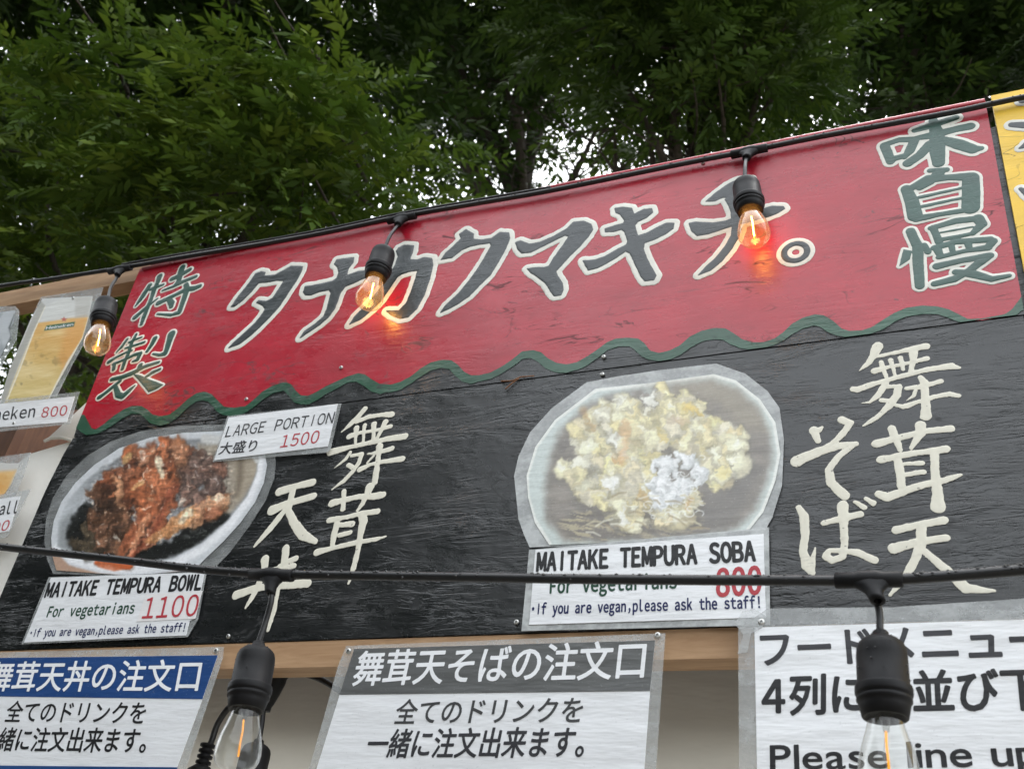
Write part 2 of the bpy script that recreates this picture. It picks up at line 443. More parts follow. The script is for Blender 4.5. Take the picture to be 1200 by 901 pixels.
def brush(name, prims, grow, y, mat, parent, res=.0013, rough=.0007, bulge=.0006, extra=None):
    """prims in board metres; everything nearer than grow belongs to the stroke"""
    xs = [q[0] for p in prims for q in p]; zs = [q[1] for p in prims for q in p]
    pad = grow+.03
    gx = np.arange(min(xs)-pad, max(xs)+pad, res); gz = np.arange(min(zs)-pad, max(zs)+pad, res)
    X, Z = np.meshgrid(gx, gz)
    D = field(X, Z, prims)-grow
    if extra is not None: D = extra(X, Z, D)
    D = D+(fbm(X*170, Z*170, 3)-.5)*2*rough+(fbm(X*45+9, Z*45, 2)-.5)*1.6*rough
    def lift(x, z, d):
        h = bulge*np.sqrt(np.clip(-d/.004, 0, 1))+bulge*.5*(fbm(x*260, z*120, 2)-.5)*np.clip(-d/.002, 0, 1)
        return np.stack([x, y-h, z], 1)
    V, F = iso_mesh(X, Z, D, lift)
    return mk(name, V, F, mat, parent, smooth=True)

# ================================================================== SETTING
g = MB(); g.add([(-120, -120, 0), (120, -120, 0), (120, 120, 0), (-120, 120, 0)], [(0, 1, 2, 3)])
tag(g.build('ground', M_ground), kind='structure')

# ================================================================== MAIN SIGNBOARD
BW, ZT, ZS, ZB = 1.823, 3.0, 2.5305, 2.066
board = empty('signboard', (BW/2, 0, ZB), 'hand painted red and black plywood signboard with scalloped green border', 'signboard')
LE = lambda z: .013*np.clip((ZT-z)/(ZT-ZS), 0, 1) if z >= ZS else .0115*np.clip(1-(ZS-z)/.12, 0, 1)   # worn left edge, knocked back at the joint
def panel(name, z0, z1, y0, y1, xr, mat):
    zz = np.linspace(z0, z1, 14); b = MB(); n = len(zz); rg = np.random.default_rng(3)
    le = [float(LE(z))+rg.uniform(0, .0012)+(.004*math.exp(-((z-ZS)/.010)**2)) for z in zz]
    V = [(l, y0, z) for l, z in zip(le, zz)]+[(xr, y0, z) for z in zz]+[(l, y1, z) for l, z in zip(le, zz)]+[(xr, y1, z) for z in zz]
    F = []
    for i in range(n-1):
        F += [(i, n+i, n+i+1, i+1), (2*n+i+1, 3*n+i+1, 3*n+i, 2*n+i), (i+1, 2*n+i+1, 2*n+i, i), (n+i, 3*n+i, 3*n+i+1, n+i+1)]
    F += [(0, 2*n, 3*n, n), (n-1, 2*n-1, 4*n-1, 3*n-1)]
    b.add(V, F); return b.build(name, mat, board)
panel('upper_panel', ZS+.0012, ZT-.001, 0, .012, BW, M_black)
panel('lower_panel', ZB, ZS-.0012, .0003, .0123, BW-.002, M_black)
b = MB(); b.box(.05, BW-.05, .0135, .05, ZS-.03, ZS+.03); b.box(.05, BW-.05, .0135, .05, ZT-.05, ZT-.006); b.build('backing_batten', M_wood, board)
# wave: red/green limit and green/black limit in photo px
W1 = [(99,486),(103,493),(108,502),(113,503),(122,497),(133,488),(145,480),(155,476),(166,476),(173,480),(179,486),(188,488),(199,486),(208,479),(220,468),(230,461),(240,459),(248,462),(255,469),(263,477),(275,478),(288,476),(298,468),(308,459),(320,452),(333,448),(341,450),(347,458),(353,463.5),(361,464),(370,460),(382,453),(395,447),(408,441),(420,437.5),(428,439),(436,445),(445,450),(458,451),(470,447.5),(482,441),(493,432),(505,425),(518,422),(529,422.5),(537,428),(544,436),(552,440),(562,440),(575,437),(588,430),(600,422),(612,412),(625,410.5),(634,413),(642,420),(652,425.5),(664,427.5),(676,425),(690,417),(700,410),(712,401),(722,397),(735,396),(748,397),(755,402),(762,411),(772,414),(785,411),(797,405),(808,395),(822,388),(838,384.5),(850,385),(860,391),(870,398),(882,401.5),(895,401),(908,397),(918,390),(928,380),(940,373),(955,369),(966,370),(976,376),(986,385),(995,388),(1010,387.5),(1022,383.5),(1035,375),(1048,367),(1062,361),(1080,358.5),(1098,359.5),(1112,363),(1124,369),(1134,374.5),(1150,374),(1165,371),(1178,368.5),(1186,363),(1193,354),(1197,348)]
W2 = [(88,501),(95,506),(103,511),(113,509),(122,505),(133,498),(145,490),(155,484.5),(164,485),(170,490),(176,496),(186,499),(198,496.5),(208,490),(220,478),(230,471),(238,469),(246,472),(252,480),(262,487),(275,488),(288,484),(298,477),(308,469),(320,461),(333,458),(338,464),(345,471.5),(353,474),(362,474),(372,469),(384,461),(396,455),(408,448),(418,447.5),(426,452),(435,458.5),(446,462),(458,460),(470,457),(482,450),(493,441.5),(505,434),(518,431.5),(527,433),(533,440),(541,447.5),(552,450),(563,447.5),(576,444),(588,438),(600,430.5),(612,421.5),(622,420),(630,424),(639,431),(650,436.5),(664,437),(678,433.5),(690,427),(700,420),(712,411),(724,406.5),(738,406),(745,411),(752,418),(760,422),(773,424),(786,422),(798,416),(810,407),(824,400),(838,398),(848,399),(856,404),(867,408),(880,410),(895,408),(908,404.5),(918,400),(928,392.5),(940,386),(953,382),(962,384),(971,389.5),(982,394.5),(995,396),(1010,394),(1022,391.5),(1035,386),(1048,378),(1062,371.5),(1080,368.5),(1098,369),(1112,373),(1124,377.5),(1136,380),(1152,378),(1168,375),(1182,373),(1192,369),(1198,364)]
def curve_board(W):
    q = np.array([P(a, b_)[[0, 2]] for a, b_ in W]); o = np.argsort(q[:, 0]); q = q[o]
    xs = np.linspace(0, BW, 620); 
    return xs, np.interp(xs, q[:, 0], q[:, 1])
xs, w1 = curve_board(W1); _, w2 = curve_board(W2)
w1 = w1+.0012*(fbm(xs*40, xs*0+3, 3)-.5); w2 = np.minimum(w2+.003*(fbm(xs*55, xs*0+7, 3)-.5), w1-.004)
w2 = np.maximum(w2, ZS+.0015)
def strip(name, lo, hi, y, mat, k=1):
    V = []; F = []; n = len(xs)
    rows = np.linspace(0, 1, k+1)
    for r in rows:
        V += [(max(x, float(LE(a+(c-a)*r))+.0015), y, a+(c-a)*r) for x, a, c in zip(xs, lo, hi)]
    for r in range(k):
        for i in range(n-1): F.append((r*n+i, r*n+i+1, (r+1)*n+i+1, (r+1)*n+i))
    return mk(name, V, F, mat, board)
strip('red_paint', w1-.003, np.full_like(xs, ZT-.0012), -.0005, M_red, 6)
strip('wave_border', w2, w1, -.0010, M_wave)
b = MB(); b.tube([(.012, -.001, ZT-.004), (BW-.001, -.001, ZT-.004)], .0045, 10); b.build('top_edge', M_red, board, True)

# ---- the seven big characters, outlines traced as closed shapes (scale, x, y)
KATA = [
 (4, 250, 220, [[(85,560),(120,510),(165,455),(200,405),(225,395),(245,400),(240,415),(290,412),(340,385),(365,370),(420,372),(415,395),(390,440),(350,500),(310,560),(265,610),(215,660),(170,700),(125,735),(75,752),(100,725),(150,680),(200,635),(235,590),(245,570),(235,555),(205,540),(215,530),(250,535),(280,520),(300,490),(320,460),(335,437),(300,437),(255,445),(215,448),(180,490),(140,530),(100,560)]]),
 (4, 250, 220, [[(425,490),(432,465),(460,462),(500,455),(560,440),(582,425),(590,400),(585,375),(570,360),(580,340),(610,335),(660,330),(655,355),(635,380),(625,415),(680,395),(740,388),(760,392),(750,415),(700,430),(660,450),(620,465),(600,490),(585,530),(570,570),(540,610),(500,645),(455,675),(410,705),(430,675),(480,640),(520,605),(535,570),(545,530),(555,495),(545,480),(500,490),(460,505),(435,505)]]),
 (4, 250, 220, [[(870,285),(895,272),(940,275),(935,305),(920,340),(955,342),(990,330),(1025,335),(1030,365),(1015,430),(990,505),(955,570),(915,608),(880,615),(840,600),(815,580),(870,580),(905,545),(930,490),(950,430),(960,390),(925,395),(885,408),(865,420),(830,470),(790,530),(740,580),(690,620),(640,643),(665,605),(720,552),(775,485),(825,415),(855,365),(868,325),(860,300)]]),
 (4, 490, 170, [[(110,540),(130,510),(170,475),(205,440),(197,420),(225,400),(260,420),(258,445),(300,448),(345,440),(385,412),(425,415),(430,440),(410,490),(380,545),(340,610),(290,660),(240,710),(190,745),(145,770),(108,787),(130,755),(190,700),(240,640),(290,570),(320,520),(345,475),(340,462),(290,468),(245,478),(205,495),(160,530)]]),
 (4, 490, 170, [[(460,460),(480,452),(520,468),(570,460),(640,430),(700,395),(730,365),(775,360),(810,375),(818,400),(800,430),(760,475),(710,525),(665,575),(645,595),(655,620),(675,650),(680,680),(670,705),(640,710),(625,690),(600,650),(560,620),(530,600),(512,582),(540,578),(590,577),(615,570),(640,530),(680,475),(710,430),(690,425),(640,450),(580,480),(530,505),(490,510),(470,490)]]),
 (4, 490, 170, [[(925,300),(960,295),(1000,300),(1012,328),(1060,305),(1095,302),(1100,320),(1070,345),(1030,362),(1015,380),(1030,430),(1075,415),(1130,385),(1165,370),(1200,370),(1195,395),(1160,420),(1110,445),(1060,462),(1055,490),(1070,530),(1095,580),(1115,615),(1105,635),(1065,640),(1045,615),(1020,560),(995,510),(975,500),(930,530),(880,560),(840,580),(800,590),(785,565),(775,545),(830,542),(880,525),(940,490),(980,470),(985,450),(970,410),(955,398),(920,408),(880,410),(878,395),(920,382),(965,370),(970,355),(950,328),(930,320)]]),
 (4, 740, 130, [[(350,428),(400,385),(450,350),(500,325),(560,322),(570,345),(540,385),(500,400),(470,410),(430,408),(395,425)],
                [(440,418),(480,395),(505,440),(495,500),(512,560),(500,600),(470,650),(420,710),(370,750),(315,772),(345,740),(400,690),(440,640),(470,585),(475,545),(470,480),(455,440)],
                [(272,530),(300,525),(380,530),(440,520),(500,500),(560,480),(620,462),(660,450),(710,452),(716,462),(680,485),(640,500),(560,520),(480,540),(420,560),(360,580),(310,588),(285,565)]]),
]
for sc_, ox, oy, polys in KATA:
    pr = [to_board(p, sc_, ox, oy) for p in polys]
    k = 25/sc_*scale_at(ox+150, oy+110)
    o = brush('painted_character', pr, k+.001, -.0010, M_white, board, .0015, .0010)
    o2 = brush('character_fill', pr, .0016, -.0017, M_char, board, .0015, .0006); o2.parent = o
# the small round full stop
cen = P(770/4+740, 665/4+130); k = scale_at(932, 296)/4
ring = lambda r0, t: (lambda X, Z, D: np.abs(np.hypot(X-cen[0], (Z-cen[2]))-r0*k)-t*k)
cp = [[(cen[0]-70*k, cen[2]-70*k, .001), (cen[0]+70*k, cen[2]+70*k, .001)]]
o = brush('painted_character', cp, .02, -.0010, M_white, board, .0013, .0006, extra=ring(53, 36))
o2 = brush('character_fill', cp, .02, -.0017, M_char, board, .0013, .0005, extra=ring(53, 15)); o2.parent = o

KANJI = [
 (10, 140, 300, 22, [[(358,350,60),(275,480,62),(240,530,50),(192,592,18)], [(370,395,45),(420,375,52),(520,340,25)], [(475,245,72),(455,310,55),(415,390,62),(380,500,50),(330,620,55),(290,720,58),(262,805,42)],
   [(185,725,66),(260,660,56),(340,590,40),(455,500,14)], [(620,275,62),(700,240,66),(830,165,52)], [(742,140,75),(722,200,78),(700,300,62),(650,350,40)],
   [(512,408,28),(640,360,42),(740,310,56),(900,245,44)], [(462,556,70),(560,510,64),(680,450,54),(790,395,70),(880,385,70),(945,360,56)],
   [(785,340,62),(795,400,80),(770,480,70),(735,580,62),(705,665,60),(610,695,40),(450,685,24)], [(580,505,60),(615,560,78),(612,600,50)]]),
 (10, 105, 385, 22, [[(445,130,32),(380,220,40),(320,285,14)], [(470,165,30),(540,135,32),(615,105,22)], [(425,235,24),(520,205,34),(645,165,36)], [(550,75,32),(500,170,44),(462,290,46),(420,380,46),(388,480,40)],
   [(232,395,54),(310,345,34),(440,280,30),(500,262,24)], [(295,425,42),(286,485,44)], [(285,420,38),(430,360,36),(530,312,48),(600,295,50)], [(598,300,54),(565,370,50),(512,388,24)],
   [(770,120,66),(735,190,54),(678,272,38)], [(965,70,100),(945,130,80),(912,240,66),(890,298,60),(820,314,36),(748,300,20)],
   [(600,435,60),(570,500,50)], [(265,600,50),(380,575,60),(500,530,64),(650,450,48),(812,400,34)], [(360,620,44),(250,710,52),(170,775,50),(120,808,62)], [(310,690,50),(340,780,74),(390,800,70),(470,730,56),(535,672,12)],
   [(520,540),(600,555),(670,590),(862,665),(800,705),(700,750),(650,690),(585,610)], [(665,572,36),(740,520,46),(828,480,30)]]),
 (5, 960, 90, 19, [[(385,410,56),(420,500,52)], [(380,405,40),(470,375,40),(560,372,46)], [(560,375,55),(530,440,56),(500,478,30)], [(420,490,45),(500,468,40)],
   [(560,320,36),(660,290,54),(800,245,42)], [(570,365,36),(680,345,60),(800,312,50),(885,295,56)], [(668,262,50),(690,340,80),(692,430,88),(700,510,70)],
   [(650,400,60),(590,465,58),(520,512,58)], [(735,378,60),(820,402,80),(900,430,70),(948,425,34)]]),
 (5, 960, 90, 15, [[(650,555,34),(745,550,38)], [(705,565,64),(650,620,54),(590,655,44)], [(510,662,60),(545,740,78),(562,820,84)], [(530,662,44),(640,605,66),(760,595,46),(880,590,66)],
   [(888,600,92),(890,690,100),(888,770,100)], [(585,712,24),(845,655,20)], [(590,768,24),(850,712,20)], [(570,838,48),(700,812,36),(840,790,36)]]),
 (5, 960, 210, 16, [[(495,415),(545,425),(530,475),(470,515)], [(535,310,52),(578,400,60),(580,500,60),(590,628,54)], [(615,390,34),(638,430,38)],
   [(668,290,42),(702,370,46)], [(655,292,34),(800,250,46),(920,236,46)], [(930,236,66),(955,268,56),(900,322,36)], [(710,318,14),(900,284,12)], [(695,362,34),(820,340,30),(905,322,26)],
   [(675,408,40),(800,372,42),(1000,358,46)], [(692,412,48),(712,458,36)], [(700,462,32),(850,426,32),(990,405,46)], [(1020,368,48),(990,402,46)], [(775,392,36),(785,440,28)], [(872,376,44),(882,420,34)],
   [(690,515,48),(830,482,42),(1000,452,46)], [(985,458,56),(880,540,46),(790,590,48),(675,618,40)], [(800,548,40),(900,560,60),(1010,590,42),(1115,570,26)]]),
]
for sc_, ox, oy, gr, st in KANJI:
    pr = [to_board(p, sc_, ox, oy) for p in st]
    k = gr/sc_*scale_at(ox+60, oy+45)
    fat = .0011 if sc_ == 10 else .0003
    o = brush('painted_character', pr, k+fat, -.0010, M_white, board, .0013, .0005)
    o2 = brush('character_fill', pr, fat, -.0017, M_kanji, board, .0012, .0004); o2.parent = o
CREAM = [
 (10, 370, 465, [[(575,140,70),(500,230,72),(400,330,62),(305,412,22)], [(480,290,60),(620,235,56),(780,210,60),(892,208,78)], [(395,465,82),(520,420,48),(700,395,46),(880,345,52)],
   [(480,368,75),(470,450,50),(465,545,42)], [(575,335,58),(565,420,44),(560,520,38)], [(685,322,82),(680,420,48),(678,510,50)], [(815,295,75),(770,390,58),(725,480,48)],
   [(172,650,100),(400,590,68),(650,535,70),(850,490,76),(1045,462,90)], [(405,650,52),(350,730,50),(220,835,10)], [(420,690,44),(530,672,58)], [(542,672,60),(510,770,62),(430,880,60),(330,985,58),(190,1085,24)], [(385,800,62),(440,830,70)],
   [(750,580,92),(735,700,60),(715,850,80),(690,1000,78)], [(612,670,28),(740,650,60),(895,605,62)], [(680,690,30),(600,780,26)], [(520,850,82),(650,790,52),(800,760,60),(1015,725,82)]]),
 (10, 360, 555, [[(295,345,105),(420,310,80),(600,270,72),(780,268,90),(885,248,86)], [(430,210,74),(430,300,60),(420,415,66)], [(735,155,115),(710,230,80),(650,350,70),(588,432,36)],
   [(262,545,82),(450,510,60),(640,465,62),(825,440,82)], [(350,585,80),(320,700,84),(295,850,70)], [(380,600,60),(525,592,82)], [(380,720,60),(505,688,62)], [(650,490,100),(662,560,112),(630,680,92),(610,820,80),(585,950,76),(545,1100,72),(505,1220,50),(485,1285,22)],
   [(115,920,95),(300,870,62),(600,800,70),(800,770,56),(925,735,8)]]),
 (4.615, 240, 460, [[(405,535,56),(500,505,40),(582,485,48)], [(480,515,36),(455,620,44)], [(365,635,62),(460,595,44),(588,560,42)], [(430,640,36),(350,740,40),(268,832,18)], [(445,620,40),(480,700,52),(530,770,60),(600,805,30)]]),
 (4.615, 240, 560, [[(325,440,52),(325,480,44),(295,570,40),(265,630,36),(220,702,16)], [(440,380,46),(435,430,46),(425,470,38)], [(430,460,36),(492,435,36)], [(170,632,54),(280,595,46),(400,580,42),(555,570,50)], [(280,515,40),(480,475,36)], [(405,480,38),(390,600,40),(372,710,38),(342,822,20)]]),
 (8.571, 990, 395, [[(330,98,105),(290,190,84),(240,260,62),(145,340,12)], [(310,200,36),(500,160,50),(650,125,60),(815,92,84)], [(300,342,74),(450,300,44),(650,260,40),(825,215,60)],
   [(365,252,46),(415,400,44)], [(460,232,52),(505,380,38)], [(560,208,54),(590,330,36)], [(690,165,84),(685,260,58),(660,345,56)], [(82,522,58),(130,528,72),(300,470,60),(600,385,62),(850,320,60),(1075,292,80),(1150,310,36)],
   [(410,470,72),(330,590,62),(250,655,40),(170,665,10)], [(430,500,50),(540,490,40)], [(545,500,72),(520,590,82),(430,710,72),(320,810,52),(185,890,18)], [(370,635,52),(450,640,40)],
   [(758,405,48),(800,460,80),(805,600,80),(812,720,92),(815,790,115)], [(615,515,40),(740,505,60),(880,470,60),(965,445,54)], [(710,540,40),(690,590,40),(620,640,8)], [(515,685,32),(590,700,60),(740,650,50),(900,600,50),(1050,570,56),(1150,590,40)]]),
 (4, 900, 380, [[(508,560,42),(620,530,32),(740,500,30),(858,490,38)], [(580,490,38),(600,540,36),(620,590,22)], [(715,475,50),(715,510,46),(672,580,16)], [(530,635,42),(680,605,34),(835,585,40)], [(610,640,40),(620,700,42),(625,760,40)], [(640,655,22),(722,650,24)], [(640,705,26),(728,692,26)],
   [(780,600,40),(785,700,38),(795,800,50),(798,855,68)], [(520,795,40),(560,810,46),(700,760,38),(830,730,34),(905,705,16)]]),
 (4, 900, 520, [[(602,405,46),(700,380,34),(822,360,44)], [(720,385,46),(720,460,50),(690,540,42),(640,630,36),(572,708,16)], [(592,490,58),(700,460,40),(835,440,40)], [(735,505,34),(800,560,40),(870,620,46),(930,678,50),(1062,690,18)]]),
 (4, 900, 380, [[(215,498,44),(235,545,30)], [(240,495,32),(252,484,14)], [(345,448,36),(385,465,32),(350,515,32),(300,560,26),(240,595,26)], [(135,642,60),(230,600,48),(330,570,36),(412,562,30)], [(395,572,26),(330,620,34),(285,680,36),(295,740,42),(340,785,50),(362,802,46)]]),
 (4, 900, 520, [[(145,300,30),(170,340,44),(175,430,40),(165,500,38),(180,570,50),(205,602,36)], [(205,598,34),(210,540,22),(222,487,10)], [(350,290,50),(355,380,40),(360,470,38),(350,530,34),(300,545,34),(270,525,34),(290,500,26),(350,500,28),(420,510,36),(498,545,40)], [(262,370,30),(350,350,34),(432,330,34)], [(408,272,20),(452,298,28)], [(458,257,22),(492,278,30)]]),
]
for sc_, ox, oy, st in CREAM:
    brush('painted_character', [to_board(p, sc_, ox, oy) for p in st], 0.0, -.0004, M_cream, board, .0013, .0010, .00035)

# ---- yellow neighbour board
yb = empty('signboard', (2.4, 0, 2.1), 'yellow painted signboard beside the red one, cut off at the picture edge', 'signboard')
b = MB(); b.box(BW+.010, BW+1.2, -.001, .012, 2.09, ZT+.006); b.build('panel', M_yellow, yb)
b = MB(); b.box(BW-.04, BW+.08, .0136, .05, 2.10, ZT-.055); b.build('backing_batten', M_black, yb)
YEL = [[(1185,150,30),(1240,145,30)], [(1130,288,40),(1200,290,55),(1260,280,50)], [(1175,425,12),(1230,400,60),(1290,370,40)], [(1180,662,20),(1230,690,60),(1290,730,60)]]
for st in YEL:
    pr = [to_board(st, 5, 960, 90)]
    o = brush('painted_character', pr, 24/5*scale_at(1195, 170), -.0014, M_white, yb, .0014, .0006)
    o2 = brush('character_fill', pr, .0003, -.0021, M_char, yb, .0014, .0005); o2.parent = o

# ---- screws
def screw_mesh():
    b = MB(); b.lathe([(.0002, .0030), (.0022, .0030), (.0036, .0022), (.0040, .0008), (.0040, 0)], 16); return b
_sb = screw_mesh(); SCREW = None
def screw(parent, px, py, y=0.0, s=1.0):
    global SCREW
    p = P(px, py, y)-np.array(wloc(parent))
    if SCREW is None:
        SCREW = bpy.data.meshes.new('screw'); SCREW.from_pydata(_sb.v, [], _sb.f); SCREW.update(); SCREW.materials.append(M_steel)
        c = MB(); c.box(-.0018, .0018, -.0004, .0004, .0026, .0033); c.box(-.0004, .0004, -.0018, .0018, .0026, .0034)
        global RECESS; RECESS = bpy.data.meshes.new('cross_recess'); RECESS.from_pydata(c.v, [], c.f); RECESS.update(); RECESS.materials.append(M_hole)
    o = bpy.data.objects.new('screw', SCREW); C.objects.link(o); o.parent = parent; o.location = p
    o.rotation_euler = (math.pi/2, random.random()*3, 0); o.scale = (s, s, s)
    r = bpy.data.objects.new('cross_recess', RECESS); C.objects.link(r); r.parent = o
random.seed(4)
for px, py in [(289,468),(707.6,418.5),(706,439),(824,191),(268,745.7),(605.6,729),(872,724),(400,431)]: screw(board, px, py, -.0012, 1.0)

# ================================================================== PRINTED FOOD PICTURES (flat laminated prints; their ink is computed on a fine grid)
def worley(X, Y, cell, seed):
    r = np.random.default_rng(seed); T = r.random((48, 48, 3))
    xi = np.floor(X/cell).astype(int); yi = np.floor(Y/cell).astype(int)
    d1 = np.full(X.shape, 9.0); d2 = d1.copy(); idv = np.zeros(X.shape)
    for a in (-1, 0, 1):
        for b_ in (-1, 0, 1):
            c = T[np.mod(xi+a, 48), np.mod(yi+b_, 48)]
            d = np.hypot(xi+a+c[..., 0]-X/cell, yi+b_+c[..., 1]-Y/cell)
            near = d < d1
            d2 = np.where(near, d1, np.minimum(d2, d)); idv = np.where(near, c[..., 2], idv); d1 = np.where(near, d, d1)
    return d1, d2, idv
def ss(a, b_, x):
    t = np.clip((x-a)/(b_-a), 0, 1); return t*t*(3-2*t)
class Paint:
    def __init__(s, x0, y0, x1, y1, res):
        s.gx = np.arange(x0, x1+res, res); s.gy = np.arange(y1, y0-res, -res)
        s.X, s.Y = np.meshgrid(s.gx, s.gy); s.img = np.zeros(s.X.shape+(3,))
    def lay(s, col, a):
        col = np.asarray(col, float)
        if col.ndim == 1: col = col[None, None, :]
        s.img = s.img*(1-a[..., None])+col/ (255.0 if col.max() > 1.5 else 1.0)*a[..., None]
    def poly(s, pts, soft=1.5, warp=0.0, wf=.12, seed=0, grow=0.0):
        wx = (fbm(s.X*wf+seed*3.1, s.Y*wf, 4)-.5)*2*warp; wy = (fbm(s.X*wf+40, s.Y*wf+seed*7.7, 4)-.5)*2*warp
        return ss(soft, -soft, sd_poly(s.X+wx, s.Y+wy, pts)-grow)
    def ell(s, cx, cy, rx, ry, rot=0, soft=.04, warp=0.0, wf=.12, seed=0):
        wx = (fbm(s.X*wf+seed*3.1, s.Y*wf, 4)-.5)*2*warp; wy = (fbm(s.X*wf+40, s.Y*wf+seed*7.7, 4)-.5)*2*warp
        q = math.radians(rot); dx = s.X+wx-cx; dy = s.Y+wy-cy
        u = (dx*math.cos(q)+dy*math.sin(q))/rx; v = (-dx*math.sin(q)+dy*math.cos(q))/ry
        return ss(1+soft, 1-soft, np.hypot(u, v))
    def stroke(s, pts, soft=.8): return ss(soft, -soft, sd_stroke(s.X, s.Y, pts))
    def warp(s, mask, amp, f, seed=0):
        r0 = s.gx[1]-s.gx[0]
        dx = (fbm(s.X*f+seed*3.3, s.Y*f+5, 3)-.5)*2*amp*mask/r0; dy = (fbm(s.X*f+77, s.Y*f+seed*2.1, 3)-.5)*2*amp*mask/r0
        J, I = np.mgrid[0:s.X.shape[0], 0:s.X.shape[1]].astype(float)
        i = np.clip(I+dx, 0, s.X.shape[1]-1.001); j = np.clip(J+dy, 0, s.X.shape[0]-1.001); i0 = i.astype(int); j0 = j.astype(int); fi = (i-i0)[..., None]; fj = (j-j0)[..., None]; M = s.img
        s.img = (M[j0, i0]*(1-fi)+M[j0, i0+1]*fi)*(1-fj)+(M[j0+1, i0]*(1-fi)+M[j0+1, i0+1]*fi)*fj
    def mesh(s, name, outline, y, parent, lin=1.0):
        D = sd_poly(s.X, s.Y, outline)
        Vp = {}
        def lift(x, yy, d):
            s._x, s._y = x, yy
            r = CM @ np.stack([(x-CX)/FOC, -(yy-CY)/FOC, -np.ones_like(x)])
            t = (y-CAM[1])/r[1]
            return (CAM[:, None]+r*t).T
        V, F = iso_mesh(s.X, s.Y, D, lift)
        o = mk(name, V, F, M_photo, parent)
        i = np.clip((s._x-s.gx[0])/(s.gx[1]-s.gx[0]), 0, len(s.gx)-1.001); j = np.clip((s.gy[0]-s._y)/(s.gy[0]-s.gy[1]), 0, len(s.gy)-1.001)
        i0 = i.astype(int); j0 = j.astype(int); fi = (i-i0)[:, None]; fj = (j-j0)[:, None]; I = s.img
        c = (I[j0, i0]*(1-fi)+I[j0, i0+1]*fi)*(1-fj)+(I[j0+1, i0]*(1-fi)+I[j0+1, i0+1]*fi)*fj
        c = np.clip(c, 0, 1); c = np.where(c <= .04045, c/12.92, ((c+.055)/1.055)**2.4)*lin
        at_ = o.data.color_attributes.new('Col', 'FLOAT_COLOR', 'POINT')
        at_.data.foreach_set('color', np.concatenate([c, np.ones((len(c), 1))], 1).ravel())
        return o
def crumbs(p, mask, pal, cell, seed, warp=5, rim=.5, dark=(60, 40, 30), stretch=(1, 1), rot=0):
    """overlapping curled pieces: each has its own tone, a lit edge and a dark gap"""
    q = math.radians(rot); X = (p.X*math.cos(q)+p.Y*math.sin(q))*stretch[0]; Y = (-p.X*math.sin(q)+p.Y*math.cos(q))*stretch[1]
    wx = (fbm(X*.09+seed, Y*.09, 4)-.5)*2*warp; wy = (fbm(X*.09+50, Y*.09+seed, 4)-.5)*2*warp
    d1, d2, idv = worley(X+wx, Y+wy, cell, seed)
    pal = np.asarray(pal, float); t = idv*(len(pal)-1.001); i = t.astype(int); f = (t-i)[..., None]
    col = pal[i]*(1-f)+pal[i+1]*f
    tex = (fbm(p.X*.35+seed*5, p.Y*.35, 4)-.5)[..., None]
    col = col*(1+.55*tex)
    col = col*(1.12-.5*np.clip(d1, 0, 1)[..., None])
    edge = ss(.10, .0, d2-d1); col = col*(1-.75*edge[..., None])+np.asarray(dark)*.75*edge[..., None]
    hi = ss(.30, .12, np.abs(d2-d1-.24))*ss(.5, .75, fbm(p.X*.16+seed, p.Y*.16+9, 3)); col = col+(255-col)*(rim*hi)[..., None]
    p.lay(np.clip(col, 0, 255)/255.0, mask)

def relief(p, f, seed, d=1.6, o=4):
    h = lambda a, b_: (1-np.abs(2*fbm(a*f+seed*3.7, b_*f+seed, o)-1))
    return h(p.X-d, p.Y-d)-h(p.X+d, p.Y+d)
def lumpy(p, mask, pal, seed, f=.07, k=1.1, lo=.05):
    w_ = 6*(fbm(p.X*.05+seed, p.Y*.05, 3)-.5); t = np.clip((fbm((p.X+w_)*lo+seed*1.3, (p.Y-w_)*lo+seed, 3)-.25)/.5, 0, 1)*(len(pal)-1.001)
    i = t.astype(int); fr = (t-i)[..., None]; pal = np.asarray(pal, float); col = pal[i]*(1-fr)+pal[i+1]*fr
    r = relief(p, f, seed, 1.8)*1.0+relief(p, f*2.3, seed+3, 1.2, 3)*.55
    col = col*(1-k*r[..., None]*.9); hi = ss(.04, .30, -r)[..., None]; col = col+(np.array((250,247,232))-col)*hi*.6
    dk = ss(.2, .5, r)[..., None]; col = col*(1-.22*dk)
    p.lay(np.clip(col, 0, 255)/255, mask)
def petal(p, cx, cy, rx, ry, rot, col, a=1.0, soft=.18, wob=.25, seed=0.0):
    R_ = max(rx, ry)*1.6+2; r0 = p.gx[1]-p.gx[0]
    i0 = max(0, int((cx-R_-p.gx[0])/r0)); i1 = int((cx+R_-p.gx[0])/r0)+1; j0 = max(0, int((p.gy[0]-cy-R_)/r0)); j1 = int((p.gy[0]-cy+R_)/r0)+1
    X = p.X[j0:j1, i0:i1]; Y = p.Y[j0:j1, i0:i1]
    if X.size == 0: return
    q = math.radians(rot); dx = X-cx; dy = Y-cy; u = (dx*math.cos(q)+dy*math.sin(q))/rx; v = (-dx*math.sin(q)+dy*math.cos(q))/ry
    th = np.arctan2(v, u); d = np.hypot(u, v)*(1+wob*(fbm(th*1.6+seed*7.3+9, np.hypot(u, v)*.8+seed, 3)-.5)*2)
    al = (ss(1+soft, 1-soft, d)*a)[..., None]; col = np.asarray(col, float)/255
    tex = 1+.16*(fbm(X*.5+seed, Y*.5, 3)-.5)[..., None]*2
    p.img[j0:j1, i0:i1] = p.img[j0:j1, i0:i1]*(1-al)+np.clip(col*tex, 0, 1)*al
